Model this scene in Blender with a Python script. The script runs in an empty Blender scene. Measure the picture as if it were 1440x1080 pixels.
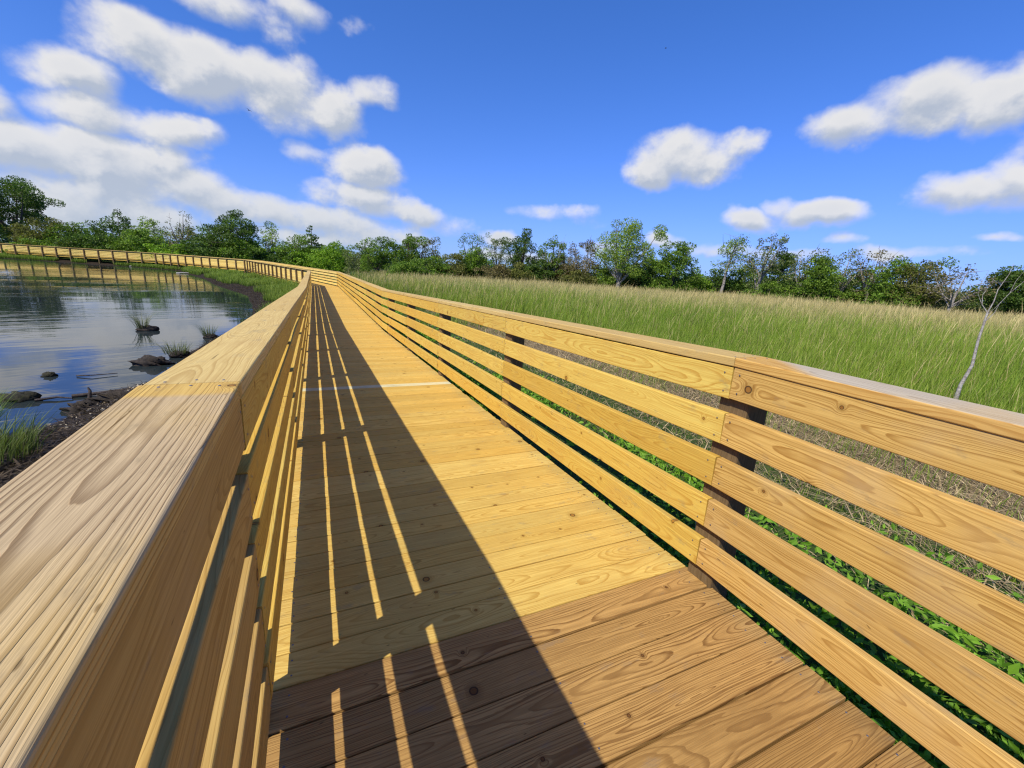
import bpy, math, random
import numpy as np
from mathutils import Vector, Matrix

random.seed(7)
RNG = np.random.default_rng(7)
scene = bpy.context.scene
COL = scene.collection
PI = math.pi


# ------------------------------------------------------------------ helpers
def link(o, parent=None):
    COL.objects.link(o)
    if parent is not None:
        o.parent = parent
    return o


def thing(name, label, cat, loc=(0, 0, 0), group=None):
    o = bpy.data.objects.new(name, None)
    o.empty_display_size = 0.2
    o.location = loc
    o['label'] = label
    o['category'] = cat
    if group:
        o['group'] = group
    return link(o)


def tag(o, label=None, cat=None, group=None, kind=None):
    if label:
        o['label'] = label
    if cat:
        o['category'] = cat
    if group:
        o['group'] = group
    if kind:
        o['kind'] = kind
    return o


def loc_of(parent):
    return np.array(parent.location, float) if parent is not None else np.zeros(3)


def np_mesh(name, V, F, mat, attrs=None, smooth=False):
    """V (n,3); F list of int arrays (m,k) of one or several k."""
    me = bpy.data.meshes.new(name)
    V = np.asarray(V, np.float32)
    if not isinstance(F, (list, tuple)):
        F = [F]
    F = [np.asarray(f, np.int32) for f in F if len(f)]
    nl = sum(f.size for f in F)
    nf = sum(len(f) for f in F)
    me.vertices.add(len(V))
    me.vertices.foreach_set('co', V.ravel())
    me.loops.add(nl)
    me.polygons.add(nf)
    me.loops.foreach_set('vertex_index', np.concatenate([f.ravel() for f in F]))
    tot = np.concatenate([np.full(len(f), f.shape[1], np.int32) for f in F])
    st = np.concatenate([[0], np.cumsum(tot)[:-1]]).astype(np.int32)
    me.polygons.foreach_set('loop_start', st)
    me.polygons.foreach_set('use_smooth', np.full(nf, bool(smooth)))
    me.update(calc_edges=True)
    for an, (ty, data) in (attrs or {}).items():
        a = me.attributes.new(an, ty, 'POINT')
        data = np.asarray(data, np.float32)
        a.data.foreach_set({'FLOAT': 'value', 'FLOAT_VECTOR': 'vector', 'FLOAT_COLOR': 'color'}[ty], data.ravel())
    me.materials.append(mat)
    me.validate()
    return me


def mesh_obj(name, me, parent=None):
    return link(bpy.data.objects.new(name, me), parent)


# ------------------------------------------------------------------ shader helpers
class NT:
    def __init__(s, mat):
        s.t = mat.node_tree
        s.n = s.t.nodes
        s.l = s.t.links

    def new(s, ty, **kw):
        n = s.n.new(ty)
        for k, v in kw.items():
            setattr(n, k, v)
        return n

    def _in(s, sock, v):
        if isinstance(v, bpy.types.NodeSocket):
            s.l.new(v, sock)
        elif v is not None:
            sock.default_value = v

    def math(s, op, a, b=None, c=None, clamp=False):
        n = s.new('ShaderNodeMath', operation=op, use_clamp=clamp)
        s._in(n.inputs[0], a)
        s._in(n.inputs[1], b)
        s._in(n.inputs[2], c)
        return n.outputs[0]

    def vmath(s, op, a, b=None, out=0):
        n = s.new('ShaderNodeVectorMath', operation=op)
        s._in(n.inputs[0], a)
        if b is not None:
            s._in(n.inputs[3 if op == 'SCALE' else 1], b)
        return n.outputs[out]

    def mix(s, f, a, b, blend='MIX'):
        n = s.new('ShaderNodeMix', data_type='RGBA', blend_type=blend)
        s._in(n.inputs[0], f)
        s._in(n.inputs[6], a)
        s._in(n.inputs[7], b)
        return n.outputs[2]

    def smooth(s, v, lo, hi, a=0., b=1.):
        n = s.new('ShaderNodeMapRange', interpolation_type='SMOOTHSTEP')
        s._in(n.inputs[0], v)
        n.inputs[1].default_value = lo
        n.inputs[2].default_value = hi
        n.inputs[3].default_value = a
        n.inputs[4].default_value = b
        return n.outputs[0]

    def noise(s, vec, scale, detail=2., rough=.5, dim='3D'):
        n = s.new('ShaderNodeTexNoise', noise_dimensions=dim)
        if vec is not None:
            s.l.new(vec, n.inputs['Vector'])
        n.inputs['Scale'].default_value = scale
        n.inputs['Detail'].default_value = detail
        n.inputs['Roughness'].default_value = rough
        return n

    def attr(s, name, out='Vector'):
        n = s.new('ShaderNodeAttribute', attribute_name=name)
        return n.outputs[out]

    def sep(s, v):
        n = s.new('ShaderNodeSeparateXYZ')
        s.l.new(v, n.inputs[0])
        return n.outputs

    def comb(s, x, y, z):
        n = s.new('ShaderNodeCombineXYZ')
        s._in(n.inputs[0], x)
        s._in(n.inputs[1], y)
        s._in(n.inputs[2], z)
        return n.outputs[0]


def new_mat(name):
    m = bpy.data.materials.new(name)
    m.use_nodes = True
    return m, NT(m), m.node_tree.nodes['Principled BSDF']


def rgba(c):
    return (c[0], c[1], c[2], 1.)


def wood_mat(name, early, late, alt, freq=150., ring=0.8, knots=.5, stain=(0, 0, 0), stain_amt=.3, rough=.78,
             weather=None, weather_mode=None, bump=.25, wander=1.):
    """Flat-sawn pine: growth rings as cylinders round a wandering pith, knots, fibres."""
    m, N, P = new_mat(name)
    gp = N.attr('gp')
    tint = N.attr('tint', 'Fac')
    x, y, z = N.sep(gp)
    low = N.noise(N.comb(N.math('MULTIPLY', x, .9), N.math('MULTIPLY', y, 3.), N.math('MULTIPLY', z, 3.)), 1., 2., .5)
    lr, lg, lb = N.sep(N.vmath('SUBTRACT', low.outputs['Color'], (.5, .5, .5)))
    vor = N.new('ShaderNodeTexVoronoi', voronoi_dimensions='2D', feature='F1')
    N.l.new(N.comb(x, y, 0.), vor.inputs['Vector'])
    vor.inputs['Scale'].default_value = 3.1
    kc = N.sep(vor.outputs['Color'])
    kd = N.math('DIVIDE', vor.outputs['Distance'], 3.1)
    sel = N.smooth(kc[0], knots, knots + .02, 1., 0.)
    krad = N.math('MULTIPLY_ADD', kc[1], .009, .005)
    kn = N.math('DIVIDE', kd, krad)
    bumpk = N.math('MULTIPLY', N.math('EXPONENT', N.math('MULTIPLY', N.math('MULTIPLY', kn, kn), -.13)), sel)
    yy = N.math('ADD', y, N.math('MULTIPLY', lr, .11 * wander))
    zz = N.math('ADD', N.math('ADD', z, N.math('MULTIPLY', lg, .17 * wander)), N.math('MULTIPLY', bumpk, .022))
    fine = N.noise(N.comb(N.math('MULTIPLY', x, 5.), N.math('MULTIPLY', y, 26.), N.math('MULTIPLY', z, 26.)), 1., 3., .55)
    r = N.math('SQRT', N.math('ADD', N.math('MULTIPLY', yy, yy), N.math('MULTIPLY', zz, zz)))
    rr = N.math('ADD', N.math('MULTIPLY', r, freq), N.math('MULTIPLY', fine.outputs[0], .9))
    rv = N.noise(N.comb(N.math('MULTIPLY', r, 55.), N.math('MULTIPLY', x, .25), 0.), 1., 2., .6)
    rr = N.math('ADD', rr, N.math('MULTIPLY', rv.outputs[0], 3.4))
    fr = N.math('FRACT', rr)
    lw = N.math('MULTIPLY', N.smooth(fr, .45, .90), N.smooth(fr, .93, .99, 1., 0.))
    # ring strength varies along the board
    lw = N.math('MULTIPLY', lw, N.smooth(low.outputs[0], .3, .62, ring * .55, ring))
    fib = N.noise(N.comb(N.math('MULTIPLY', x, 7.), N.math('MULTIPLY', y, 380.), N.math('MULTIPLY', z, 380.)), 1., 2., .7)
    base = N.mix(tint, rgba(early), rgba(alt))
    col = N.mix(lw, base, rgba(late))
    col = N.mix(N.smooth(fib.outputs[0], .35, .72, 0., .42), col, rgba(late))
    strk = N.noise(N.comb(N.math('MULTIPLY', x, 2.2), N.math('MULTIPLY', y, 85.), N.math('MULTIPLY', z, 85.)), 1., 3., .6)
    col = N.mix(N.smooth(strk.outputs[0], .42, .70, 0., .62), col, N.mix(.58, base, rgba(late)))
    col = N.mix(N.smooth(strk.outputs[0], .28, .42, .35, 0.), col, rgba([min(.85, c * 1.18) for c in early]))
    big = N.noise(gp, 2.2, 4., .6)
    col = N.mix(N.smooth(big.outputs[0], .48, .75, 0., stain_amt), col, rgba(stain))
    if weather is not None:
        lp = N.attr('lp')
        lx, ly, lz = N.sep(lp)
        wn = N.noise(gp, 7., 3., .6)
        if weather_mode == 'end':      # fresh yellow at the covered board end, grey further along
            w = N.math('MULTIPLY', N.smooth(N.math('ADD', lx, N.math('MULTIPLY', wn.outputs[0], .05)), .105, .15), N.smooth(lz, .010, .0185, .12, 1.))
        else:                          # bleached on the upper face only
            w = N.math('MULTIPLY', N.smooth(lz, .0165, .0192), N.smooth(N.math('ADD', lx, N.math('MULTIPLY', ly, 1.3)), .12, .26))
        wc = N.mix(N.math('MULTIPLY', lw, 1.), rgba(weather[0]), rgba(weather[1]))
        wc = N.mix(N.smooth(fib.outputs[0], .3, .7, 0., .35), wc, rgba(weather[1]))
        wc = N.mix(N.smooth(big.outputs[0], .45, .7, 0., .3), wc, rgba(early))
        col = N.mix(w, col, wc)
    # knots: dark bark ring, brown heart
    heart = N.math('MULTIPLY', N.smooth(kn, .75, 1.0, 1., 0.), sel)
    ringk = N.math('MULTIPLY', N.math('MULTIPLY', N.smooth(kn, .7, .95), N.smooth(kn, 1.05, 1.35, 1., 0.)), sel)
    halo = N.math('MULTIPLY', N.smooth(kn, 1., 3.6, .45, 0.), sel)
    col = N.mix(halo, col, rgba([c * .72 for c in late]))
    col = N.mix(N.math('MULTIPLY', heart, .75), col, rgba((late[0] * .75, late[1] * .58, late[2] * .5)))
    col = N.mix(N.math('MULTIPLY', ringk, .9), col, (.035, .015, .008, 1))
    # small dark flecks
    fl = N.noise(N.comb(N.math('MULTIPLY', x, 22.), N.math('MULTIPLY', y, 70.), N.math('MULTIPLY', z, 70.)), 1., 1., .5)
    col = N.mix(N.smooth(fl.outputs[0], .76, .82, 0., .7), col, rgba([c * .3 for c in late]))
    # drying checks along the grain and a tone of its own for every board
    ck = N.noise(N.comb(N.math('MULTIPLY', x, 3.2), N.math('MULTIPLY', y, 150.), N.math('MULTIPLY', z, 150.)), 1., 2., .5)
    ckm = N.noise(gp, 4., 2., .5)
    chk = N.math('MULTIPLY', N.smooth(ck.outputs[0], .67, .72), N.smooth(ckm.outputs[0], .50, .62))
    col = N.mix(N.math('MULTIPLY', chk, .75), col, rgba([c * .35 for c in late]))
    tone = N.math('MULTIPLY_ADD', N.math('FRACT', N.math('MULTIPLY', tint, 13.7)), .15, .92)
    col = N.vmath('SCALE', col, tone)
    sm = N.noise(N.comb(N.math('MULTIPLY', x, 6.), N.math('MULTIPLY', y, 14.), N.math('MULTIPLY', z, 14.)), 1., 5., .7)
    col = N.mix(N.smooth(sm.outputs[0], .57, .72, 0., .45), col, rgba([.30 * c + .07 for c in early]))
    N.l.new(col, P.inputs['Base Color'])
    P.inputs['Roughness'].default_value = rough
    P.inputs['Specular IOR Level'].default_value = .14
    h = N.math('ADD', N.math('MULTIPLY', lw, .6), N.math('MULTIPLY', fib.outputs[0], .5))
    b = N.new('ShaderNodeBump')
    b.inputs['Strength'].default_value = bump
    b.inputs['Distance'].default_value = .0015
    N.l.new(h, b.inputs['Height'])
    N.l.new(b.outputs[0], P.inputs['Normal'])
    return m


YEL = dict(early=(.69, .51, .115), late=(.46, .235, .030), alt=(.66, .43, .075))
M_yellow = wood_mat('yellow_pine', ring=.8, knots=.62, freq=140, stain=(.52, .31, .08), stain_amt=.35, **YEL)
M_yellowdeck = wood_mat('yellow_deck_pine', (.69, .50, .135), (.42, .225, .036), (.65, .42, .09), ring=.85, knots=.55, freq=150,
                        stain=(.45, .27, .07), stain_amt=.4)
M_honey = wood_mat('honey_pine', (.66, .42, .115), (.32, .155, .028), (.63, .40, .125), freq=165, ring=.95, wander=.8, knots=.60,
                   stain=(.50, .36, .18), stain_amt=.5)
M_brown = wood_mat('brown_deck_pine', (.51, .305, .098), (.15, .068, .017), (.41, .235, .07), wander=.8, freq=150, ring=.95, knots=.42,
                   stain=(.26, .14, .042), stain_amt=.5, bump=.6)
M_capnear = wood_mat('weathered_cap_pine', (.62, .41, .11), (.36, .20, .045), (.60, .40, .11), freq=185, ring=1., knots=.40, wander=.22,
                     stain=(.5, .3, .1), stain_amt=.3, weather=((.52, .385, .205), (.16, .095, .040)), weather_mode='end', bump=1.)
M_capright = wood_mat('orange_cap_pine', (.64, .395, .105), (.38, .18, .034), (.62, .38, .11), freq=140, ring=.8, knots=.3,
                      stain=(.5, .3, .1), stain_amt=.3, weather=((.52, .44, .30), (.32, .25, .165)), weather_mode='top')
M_yelfar = wood_mat('haze_paled_pine', (.76, .60, .20), (.58, .38, .09), (.72, .53, .15), ring=.5, knots=.4, freq=140)  # same yellow pine, distance haze and gloss lightened into its colour
M_yelcap = wood_mat('yellow_cap_pine', (.66, .49, .18), (.42, .26, .075), (.62, .43, .145), freq=120, ring=.75, knots=.3,
                    stain=(.5, .33, .12), stain_amt=.3)
M_post = wood_mat('brown_post_timber', (.22, .155, .075), (.10, .065, .03), (.18, .12, .055), freq=120, ring=.8, knots=.3,
                  stain=(.12, .08, .04), stain_amt=.5)
M_leftboard = wood_mat('tan_pine', (.56, .37, .11), (.32, .18, .042), (.50, .31, .085), freq=130, ring=.8, knots=.4,
                       stain=(.45, .31, .15), stain_amt=.4)
M_pale = wood_mat('pale_plank_pine', (.66, .60, .34), (.5, .42, .2), (.66, .6, .34), ring=.4, knots=.2)
M_greypost = wood_mat('grey_joist_timber', (.17, .16, .15), (.09, .085, .08), (.14, .13, .12), ring=.8, knots=.2)


def plain_mat(name, col, rough=.8, metal=0., spec=.3, nscale=0., ncol=None):
    m, N, P = new_mat(name)
    P.inputs['Base Color'].default_value = rgba(col)
    if nscale:
        tc = N.new('ShaderNodeTexCoord').outputs['Object']
        n = N.noise(tc, nscale, 4., .65)
        N.l.new(N.mix(N.smooth(n.outputs[0], .35, .68), rgba(col), rgba(ncol)), P.inputs['Base Color'])
        bp = N.new('ShaderNodeBump')
        bp.inputs['Strength'].default_value = .8
        bp.inputs['Distance'].default_value = .25 / nscale
        n_b = N.noise(tc, nscale * 2.2, 5., .7)
        N.l.new(n_b.outputs[0], bp.inputs['Height'])
        N.l.new(bp.outputs[0], P.inputs['Normal'])
    P.inputs['Roughness'].default_value = rough
    P.inputs['Metallic'].default_value = metal
    P.inputs['Specular IOR Level'].default_value = spec
    return m


M_screw = plain_mat('galvanised_screw', (.16, .16, .18), .45, .6)


# ------------------------------------------------------------------ boards
class MB:
    """collects bevelled boards into one mesh"""

    def __init__(s):
        s.V, s.F, s.gp, s.lp, s.ti, s.n = [], [], [], [], [], 0

    def board(s, o, ax, ay, L, w, t, r=.004, seg=2, nx=2, tint=None, bow=0., lp0=0., lpsign=1., taperends=None, gseed=None):
        """o centre of the start face, ax along, ay across the width"""
        ax = np.array(ax, float)
        ax /= np.linalg.norm(ax)
        ay = np.array(ay, float)
        ay -= ax * (ay @ ax)
        ay /= np.linalg.norm(ay)
        az = np.cross(ax, ay)
        prof = []
        for cx, cy, a0 in ((w / 2 - r, t / 2 - r, 0), (-w / 2 + r, t / 2 - r, 90), (-w / 2 + r, -t / 2 + r, 180), (w / 2 - r, -t / 2 + r, 270)):
            for k in range(seg + 1):
                a = math.radians(a0 + 90 * k / seg)
                prof.append((cx + r * math.cos(a), cy + r * math.sin(a)))
        prof = np.array(prof)
        k = len(prof)
        xs = np.linspace(0, L, nx)
        P = []
        rg = np.random.default_rng(gseed) if gseed is not None else RNG
        off = rg.uniform(-1, 1, 3) * (40, .035, 0) + (0, 0, rg.choice([-1, 1]) * rg.uniform(.03, .10))
        bz = rg.normal(0, 1)
        for i, x in enumerate(xs):
            q = np.zeros((k, 3))
            q[:, 0] = x
            if taperends is not None:      # mitre: shift x with y at the ends
                f = x / L
                q[:, 0] += prof[:, 0] * (taperends[0] * (1 - f) + taperends[1] * f)
            q[:, 1] = prof[:, 0] + bow * bz * math.sin(PI * x / L)
            q[:, 2] = prof[:, 1]
            P.append(q)
        P = np.concatenate(P)
        W = np.array(o, float) + P @ np.array([ax, ay, az])
        b = s.n
        s.V.append(W)
        s.gp.append(P + off)
        lp = P.copy()
        lp[:, 0] = lp0 + lpsign * lp[:, 0]
        s.lp.append(lp)
        s.ti.append(np.full(len(P), rg.uniform(0, 1) if tint is None else tint))
        fs = []
        for i in range(nx - 1):
            for j in range(k):
                j2 = (j + 1) % k
                fs.append((b + i * k + j, b + i * k + j2, b + (i + 1) * k + j2, b + (i + 1) * k + j))
        s.F.append((np.array(fs), np.array([[b + j for j in range(k)][::-1]]), np.array([[b + (nx - 1) * k + j for j in range(k)]])))
        s.n += len(P)
        return s

    def mesh(s, name, mat, parent=None):
        V = np.concatenate(s.V) - loc_of(parent)
        quads = np.concatenate([f[0] for f in s.F])
        caps = {}
        for f in s.F:
            for c in f[1:]:
                caps.setdefault(c.shape[1], []).append(c)
        F = [quads] + [np.concatenate(v) for v in caps.values()]
        return np_mesh(name, V, F, mat, dict(gp=('FLOAT_VECTOR', np.concatenate(s.gp)), lp=('FLOAT_VECTOR', np.concatenate(s.lp)),
                                             tint=('FLOAT', np.concatenate(s.ti))))

    def build(s, name, mat, parent=None):
        return mesh_obj(name, s.mesh(name, mat, parent), parent)


# ------------------------------------------------------------------ boardwalk layout (metres; deck datum -0.049)
DZ = -.049
PROFILE = [(-40, -.05), (-6, -.043), (0, 0), (10.7, -.337), (35, -.414)]


def prof_z(y):
    return float(np.interp(y, [p[0] for p in PROFILE], [p[1] for p in PROFILE]))


def cx(y):
    return .006 * max(y, 0)


ZR, GR = .042, .0693          # right railing: first board above datum, gap
ZL, GL = .020, .0712
BW, BT = .14, .038
XR, XL = .838, -.949
POST = .14
NEAR = np.array([0., 1., 0.])

SCREW_ME = None


def screw_mesh():
    global SCREW_ME
    if SCREW_ME is None:
        n = 10
        V = [(0.0036 * math.cos(2 * PI * i / n), .0036 * math.sin(2 * PI * i / n), 0.) for i in range(n)]
        V += [(0.0030 * math.cos(2 * PI * i / n), .0030 * math.sin(2 * PI * i / n), .0009) for i in range(n)]
        V += [(0.0016 * math.cos(2 * PI * i / n), .0016 * math.sin(2 * PI * i / n), .0009) for i in range(n)]
        V += [(0, 0, .0002)]
        F4 = [(i, (i + 1) % n, n + (i + 1) % n, n + i) for i in range(n)] + [(n + i, n + (i + 1) % n, 2 * n + (i + 1) % n, 2 * n + i) for i in range(n)]
        F3 = [(2 * n + i, 2 * n + (i + 1) % n, 3 * n) for i in range(n)]
        SCREW_ME = np_mesh('screw', V, [np.array(F4), np.array(F3)], M_screw)
    return SCREW_ME


def add_screw(parent, pos, normal):
    o = bpy.data.objects.new('screw', screw_mesh())
    q = Vector((0, 0, 1)).rotation_difference(Vector(normal))
    o.rotation_euler = q.to_euler()
    o.location = Vector(pos) - Vector(root_loc(parent))
    return link(o, parent)


def root_loc(o):
    l = Vector((0, 0, 0))
    while o is not None:
        l += Vector(o.location)
        o = o.parent
    return l


BAY = 2.44
YB = [-2 * BAY, -BAY] + [i * BAY for i in range(0, 15)]     # post stations of the long run, last 34.16
Y_END = 34.6


def build_main_railing(side):
    right = side > 0
    lab = ('right railing of the long near deck, between the deck and the green reed field' if right else
           'left railing of the long near deck, with wide grey weathered cap beside the water')
    root = thing('wooden_railing', lab, 'railing', (XR if right else XL, 0, DZ), group='railings along the boardwalk')
    z0, g = (ZR, GR) if right else (ZL, GL)
    xin = XR if right else XL
    out = 1. if right else -1.
    z1t = z0 + 5 * BW + 4 * g
    capw, capt = (.186 if right else .196), .039
    wnear = capw if right else .204
    ncap = xin + out * (wnear / 2 - .003)
    capc = xin + out * (capw / 2 - .003)
    stations = [y for y in YB]
    # bays
    segs = list(zip(stations[:-1], stations[1:])) + [(stations[-1], Y_END if right else 33.2)]
    for bi, (ya, yb) in enumerate(segs):
        near = yb <= 0.01
        p0 = np.array([cx(ya), ya, prof_z(ya)])
        p1 = np.array([cx(yb), yb, prof_z(yb)])
        mid = None
        if ya < 10.7 < yb:
            mid = np.array([cx(10.7), 10.7, prof_z(10.7)])
        spans = [(p0, p1)] if mid is None else [(p0, mid), (mid, p1)]
        for si, (a, b) in enumerate(spans):
            d = b - a
            L = np.linalg.norm(d)
            for k in range(5):
                zc = z0 + BW / 2 + k * (BW + g) + (RNG.normal(0, .0035) if not near else 0)
                mb = MB()
                gap = .0015 if near else .003
                o = a + d / L * gap + np.array([xin + out * (BT / 2 + RNG.uniform(0, .004)), 0, zc])
                bt = .0345 if (near and not right and k == 3) else BT
                o = o - np.array([out * (BT - bt) / 2, 0, 0])
                mb.board(o, d, (0, 0, 1), L - 2 * gap, BW, bt, r=.005 if yb < 6 else .003, seg=3 if yb < 6 else 1, nx=12 if yb < 6 else 4, bow=.003 if yb < 6 else .001)
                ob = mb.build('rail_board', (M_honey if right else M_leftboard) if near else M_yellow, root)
                if near:
                    tag(ob, 'browner weathered rail board with dark grain')
                if -3 < ya < 4.9:
                    for ee, sgn in ((a, 1), (b, -1)):
                        for dz in (-.038, .042):
                            pos = ee + d / L * sgn * (.035 + RNG.uniform(-.006, .006)) + np.array([xin - out * .0003, 0, zc + dz])
                            add_screw(ob, pos, (-out, 0, 0))
            # cap
            mb = MB()
            o = a + d / L * .001 + np.array([capc, 0, z1t + capt / 2 + .001])
            if near:
                # reversed so that local x starts at the joint
                mb.board(b - d / L * .001 + np.array([ncap, 0, z1t + capt / 2 + .001]), -d, (1, 0, 0), L - .002, wnear, capt, r=.006, seg=4, nx=14, bow=.002, gseed=(5 if right else 23))
                ob = mb.build('cap_rail', M_capright if right else M_capnear, root)
                tag(ob, 'grey weathered cap board, yellow only at its covered end' if not right else 'orange cap board bleached grey on top')
            else:
                mb.board(o, d, (out, 0, 0), L - .002, capw, capt, r=.005 if yb < 6 else .003, seg=3 if yb < 6 else 1, nx=10 if yb < 6 else 4, bow=.001)
                ob = mb.build('cap_rail', M_yelcap, root)
            if -3 < ya < 4.9:
                for ee, sgn in ((a, 1), (b, -1)):
                    for dx in (-.06, 0.0, .058):
                        pos = ee + d / L * sgn * (.028 + RNG.uniform(-.008, .008)) + np.array([capc + dx, 0, z1t + capt + .0012])
                        add_screw(ob, pos, (0, 0, 1))
    for y in stations:
        x = cx(y) + xin + out * (BT + POST / 2 + .002)
        zt = prof_z(y) + z1t - .001
        mb = MB()
        mb.board((x, y, -1.75), (0, 0, 1), (1, 0, 0), zt + 1.75, POST, POST, r=.006, seg=2, nx=3)
        mb.build('post', M_post, root)
    return root


right_rail = build_main_railing(1)
left_rail = build_main_railing(-1)


# ---- deck of the long run
def build_main_deck():
    root = thing('boardwalk_deck', 'long straight plank deck, brown in the foreground and yellow beyond', 'boardwalk', (0, 0, DZ))
    b = .1502
    y = .1052 - 34 * b
    planks = []
    while y < Y_END + 1.5:
        planks.append(y)
        y += b
    big = MB()
    n_part = 0
    for i, y0 in enumerate(planks):
        ym = y0 + b / 2
        z = DZ + prof_z(ym)
        sl = (prof_z(ym + .05) - prof_z(ym - .05)) / .1
        ax = np.array([1., -.006, 0.])
        ay = np.array([0., 1., sl])
        jl, jr = RNG.uniform(0, .012, 2)
        xa = -1.0 - jl + cx(ym)
        L = (.893 + jr + cx(ym)) - xa
        near = ym < .1052
        if 0 <= ym + .5 and ym < -1.9:
            continue
        pale = abs(ym - 4.4) < b / 2
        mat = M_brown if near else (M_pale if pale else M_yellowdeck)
        w = b - (.0065 if near else .0052)
        th = .038
        far = ym > 8
        zj = RNG.uniform(-.0022, .0012) if not far else RNG.uniform(-.001, .001)
        args = dict(r=.004 if not far else .002, seg=2 if not far else 1, nx=10 if not far else 2, bow=.0012 if not far else 0)
        o = np.array([xa, ym, z - th / 2 + zj])
        if n_part < 100 and ym > -2.2:
            mb = MB()
            mb.board(o, ax, ay, L, w, th, **args)
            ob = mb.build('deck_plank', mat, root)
            n_part += 1
            if near:
                tag(ob, 'brown weathered deck plank with bold dark grain')
            elif pale:
                tag(ob, 'pale greenish deck plank among yellow ones')
            if ym < 3.2:
                for xs in (XL + .04, -.05, XR - .01):
                    for dy in (-.036, .038):
                        add_screw(ob, (xs + RNG.uniform(-.012, .012), ym + dy + RNG.uniform(-.006, .006), z + zj + sl * dy + .0003), (0, -sl, 1))
        else:
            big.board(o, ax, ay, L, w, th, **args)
    ob = big.build('far_deck_planks', M_yellowdeck, root)
    tag(ob, kind='stuff')
    # joists under the deck
    for xj in (-.86, -.05, .74):
        for a, c in ((-4.9, 0.), (0., 10.7), (10.7, 34.6)):
            p0 = np.array([xj + cx(a), a, DZ + prof_z(a) - .038 - .1175])
            p1 = np.array([xj + cx(c), c, DZ + prof_z(c) - .038 - .1175])
            MB().board(p0 + (0, .002, 0), p1 - p0, (0, 0, 1), np.linalg.norm(p1 - p0) - .004, .23, .045, r=.003, seg=1).build('joist', M_greypost, root)
    return root


deck = build_main_deck()

# ---- curved far runs: centre lines per run, railings both sides, deck
NODES = [np.array([0.12, 34.4, -.463]), np.array([-7.25, 63.6, -.20]), np.array([-20.3, 79.5, -.13]), np.array([-52.5, 99.3, -.16])]
SP = [1.82, 1.82, 2.37]
W2 = .9
RUNLAB = ['second run just past the bend', 'short middle run below the dark trees',
          'farthest run beyond the open water at the left']


def left_of(d):
    n = np.array([-d[1], d[0], 0.])
    return n / np.linalg.norm(n)


def off_node(i, s):
    ds = []
    if i > 0:
        ds.append(NODES[i] - NODES[i - 1])
    else:
        ds.append(np.array([.006, 1., 0]))
    if i < 3:
        ds.append(NODES[i + 1] - NODES[i])
    ns = [left_of(d) for d in ds]
    n = sum(ns)
    n /= np.linalg.norm(n)
    return NODES[i] + n * s / (n @ ns[0])


for ri in range(3):
    d0 = NODES[ri + 1] - NODES[ri]
    dk = thing('boardwalk_deck', 'yellow plank deck of the ' + RUNLAB[ri], 'boardwalk', tuple(NODES[ri]))
    mb = MB()
    L = np.linalg.norm(d0)
    u = d0 / L
    nrm = left_of(d0)
    k = 0.
    while k < L:
        mb.board(NODES[ri] + u * (k + .07) + nrm * .98 - np.array([0, 0, .019]), -nrm, u, 1.96, .145, .038, r=.002, seg=1)
        k += .15
    tag(mb.build('deck_planks', M_yellowdeck, dk), kind='stuff')
    for s in (.84, 0., -.84):
        MB().board(NODES[ri] + nrm * s - np.array([0, 0, .157]) + u * .01, u, (0, 0, 1), L - .02, .23, .045, r=.003, seg=1).build('joist', M_yellow, dk)
    for side in (1, -1):
        a, b = off_node(ri, side * W2), off_node(ri + 1, side * W2)
        lab = ('water side timber railing of the ' if side > 0 else 'landward timber railing of the ') + RUNLAB[ri]
        root = thing('wooden_railing', lab, 'railing', tuple(a), group='railings along the boardwalk')
        d = b - a
        L = np.linalg.norm(d)
        u = d / L
        nr = left_of(d) * side
        nb = max(2, int(round(L / SP[ri])))
        sp = L / nb
        c = 0
        while c < nb:
            m = min(3, nb - c)
            for kk in range(5):
                zc = ZR + .049 + BW / 2 + kk * (BW + GR) + RNG.normal(0, .003)
                o = a + u * (c * sp + .002) + nr * (BT / 2 + RNG.uniform(0, .002)) + np.array([0, 0, zc])
                MB().board(o, u, (0, 0, 1), m * sp - .004, BW, BT, r=.003, seg=1).build('rail_board', M_yelfar, root)
            o = a + u * (c * sp + .001) + nr * .09 + np.array([0, 0, ZR + .049 + 5 * BW + 4 * GR + .0205])
            MB().board(o, u, nr, m * sp - .002, .186, .039, r=.003, seg=1).build('cap_rail', M_yelcap, root)
            c += m
        for c in range(nb + (1 if ri == 2 else 0)):
            q = a + u * (c * sp + (.1 if c == 0 else 0)) + nr * (BT + POST / 2 + .002)
            zt = q[2] + ZR + .049 + 5 * BW + 4 * GR
            MB().board((q[0], q[1], -1.75), (0, 0, 1), tuple(u[:2]) + (0,), zt + 1.75, POST, POST, r=.004, seg=1).build('post', M_post, root)

# ------------------------------------------------------------------ terrain and water
ZW = -1.15
SHORE = np.array([(-9, -30), (-6.2, -8), (-5.6, 0), (-5.05, 4.5), (-4.65, 6.2), (-4.2, 6.7), (-4.2, 7.6), (-3.95, 8.5), (-3.5, 9.3), (-3.35, 10.6), (-3.75, 11.6),
                  (-3.65, 12.8), (-3.6, 14.4), (-3.1, 17), (-3.2, 21), (-3.6, 25), (-4.6, 32), (-6.4, 37.5), (-8.5, 44), (-10.5, 52), (-14.5, 64),
                  (-17.4, 73.4), (-24.8, 80.4), (-35.8, 86.6), (-44.2, 91.2), (-70, 102.5), (-160, 130)])
FARSHORE = np.array([(160, -60), (96, 20), (100, 44), (128, 62), (190, 70), (420, 90)])


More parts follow.
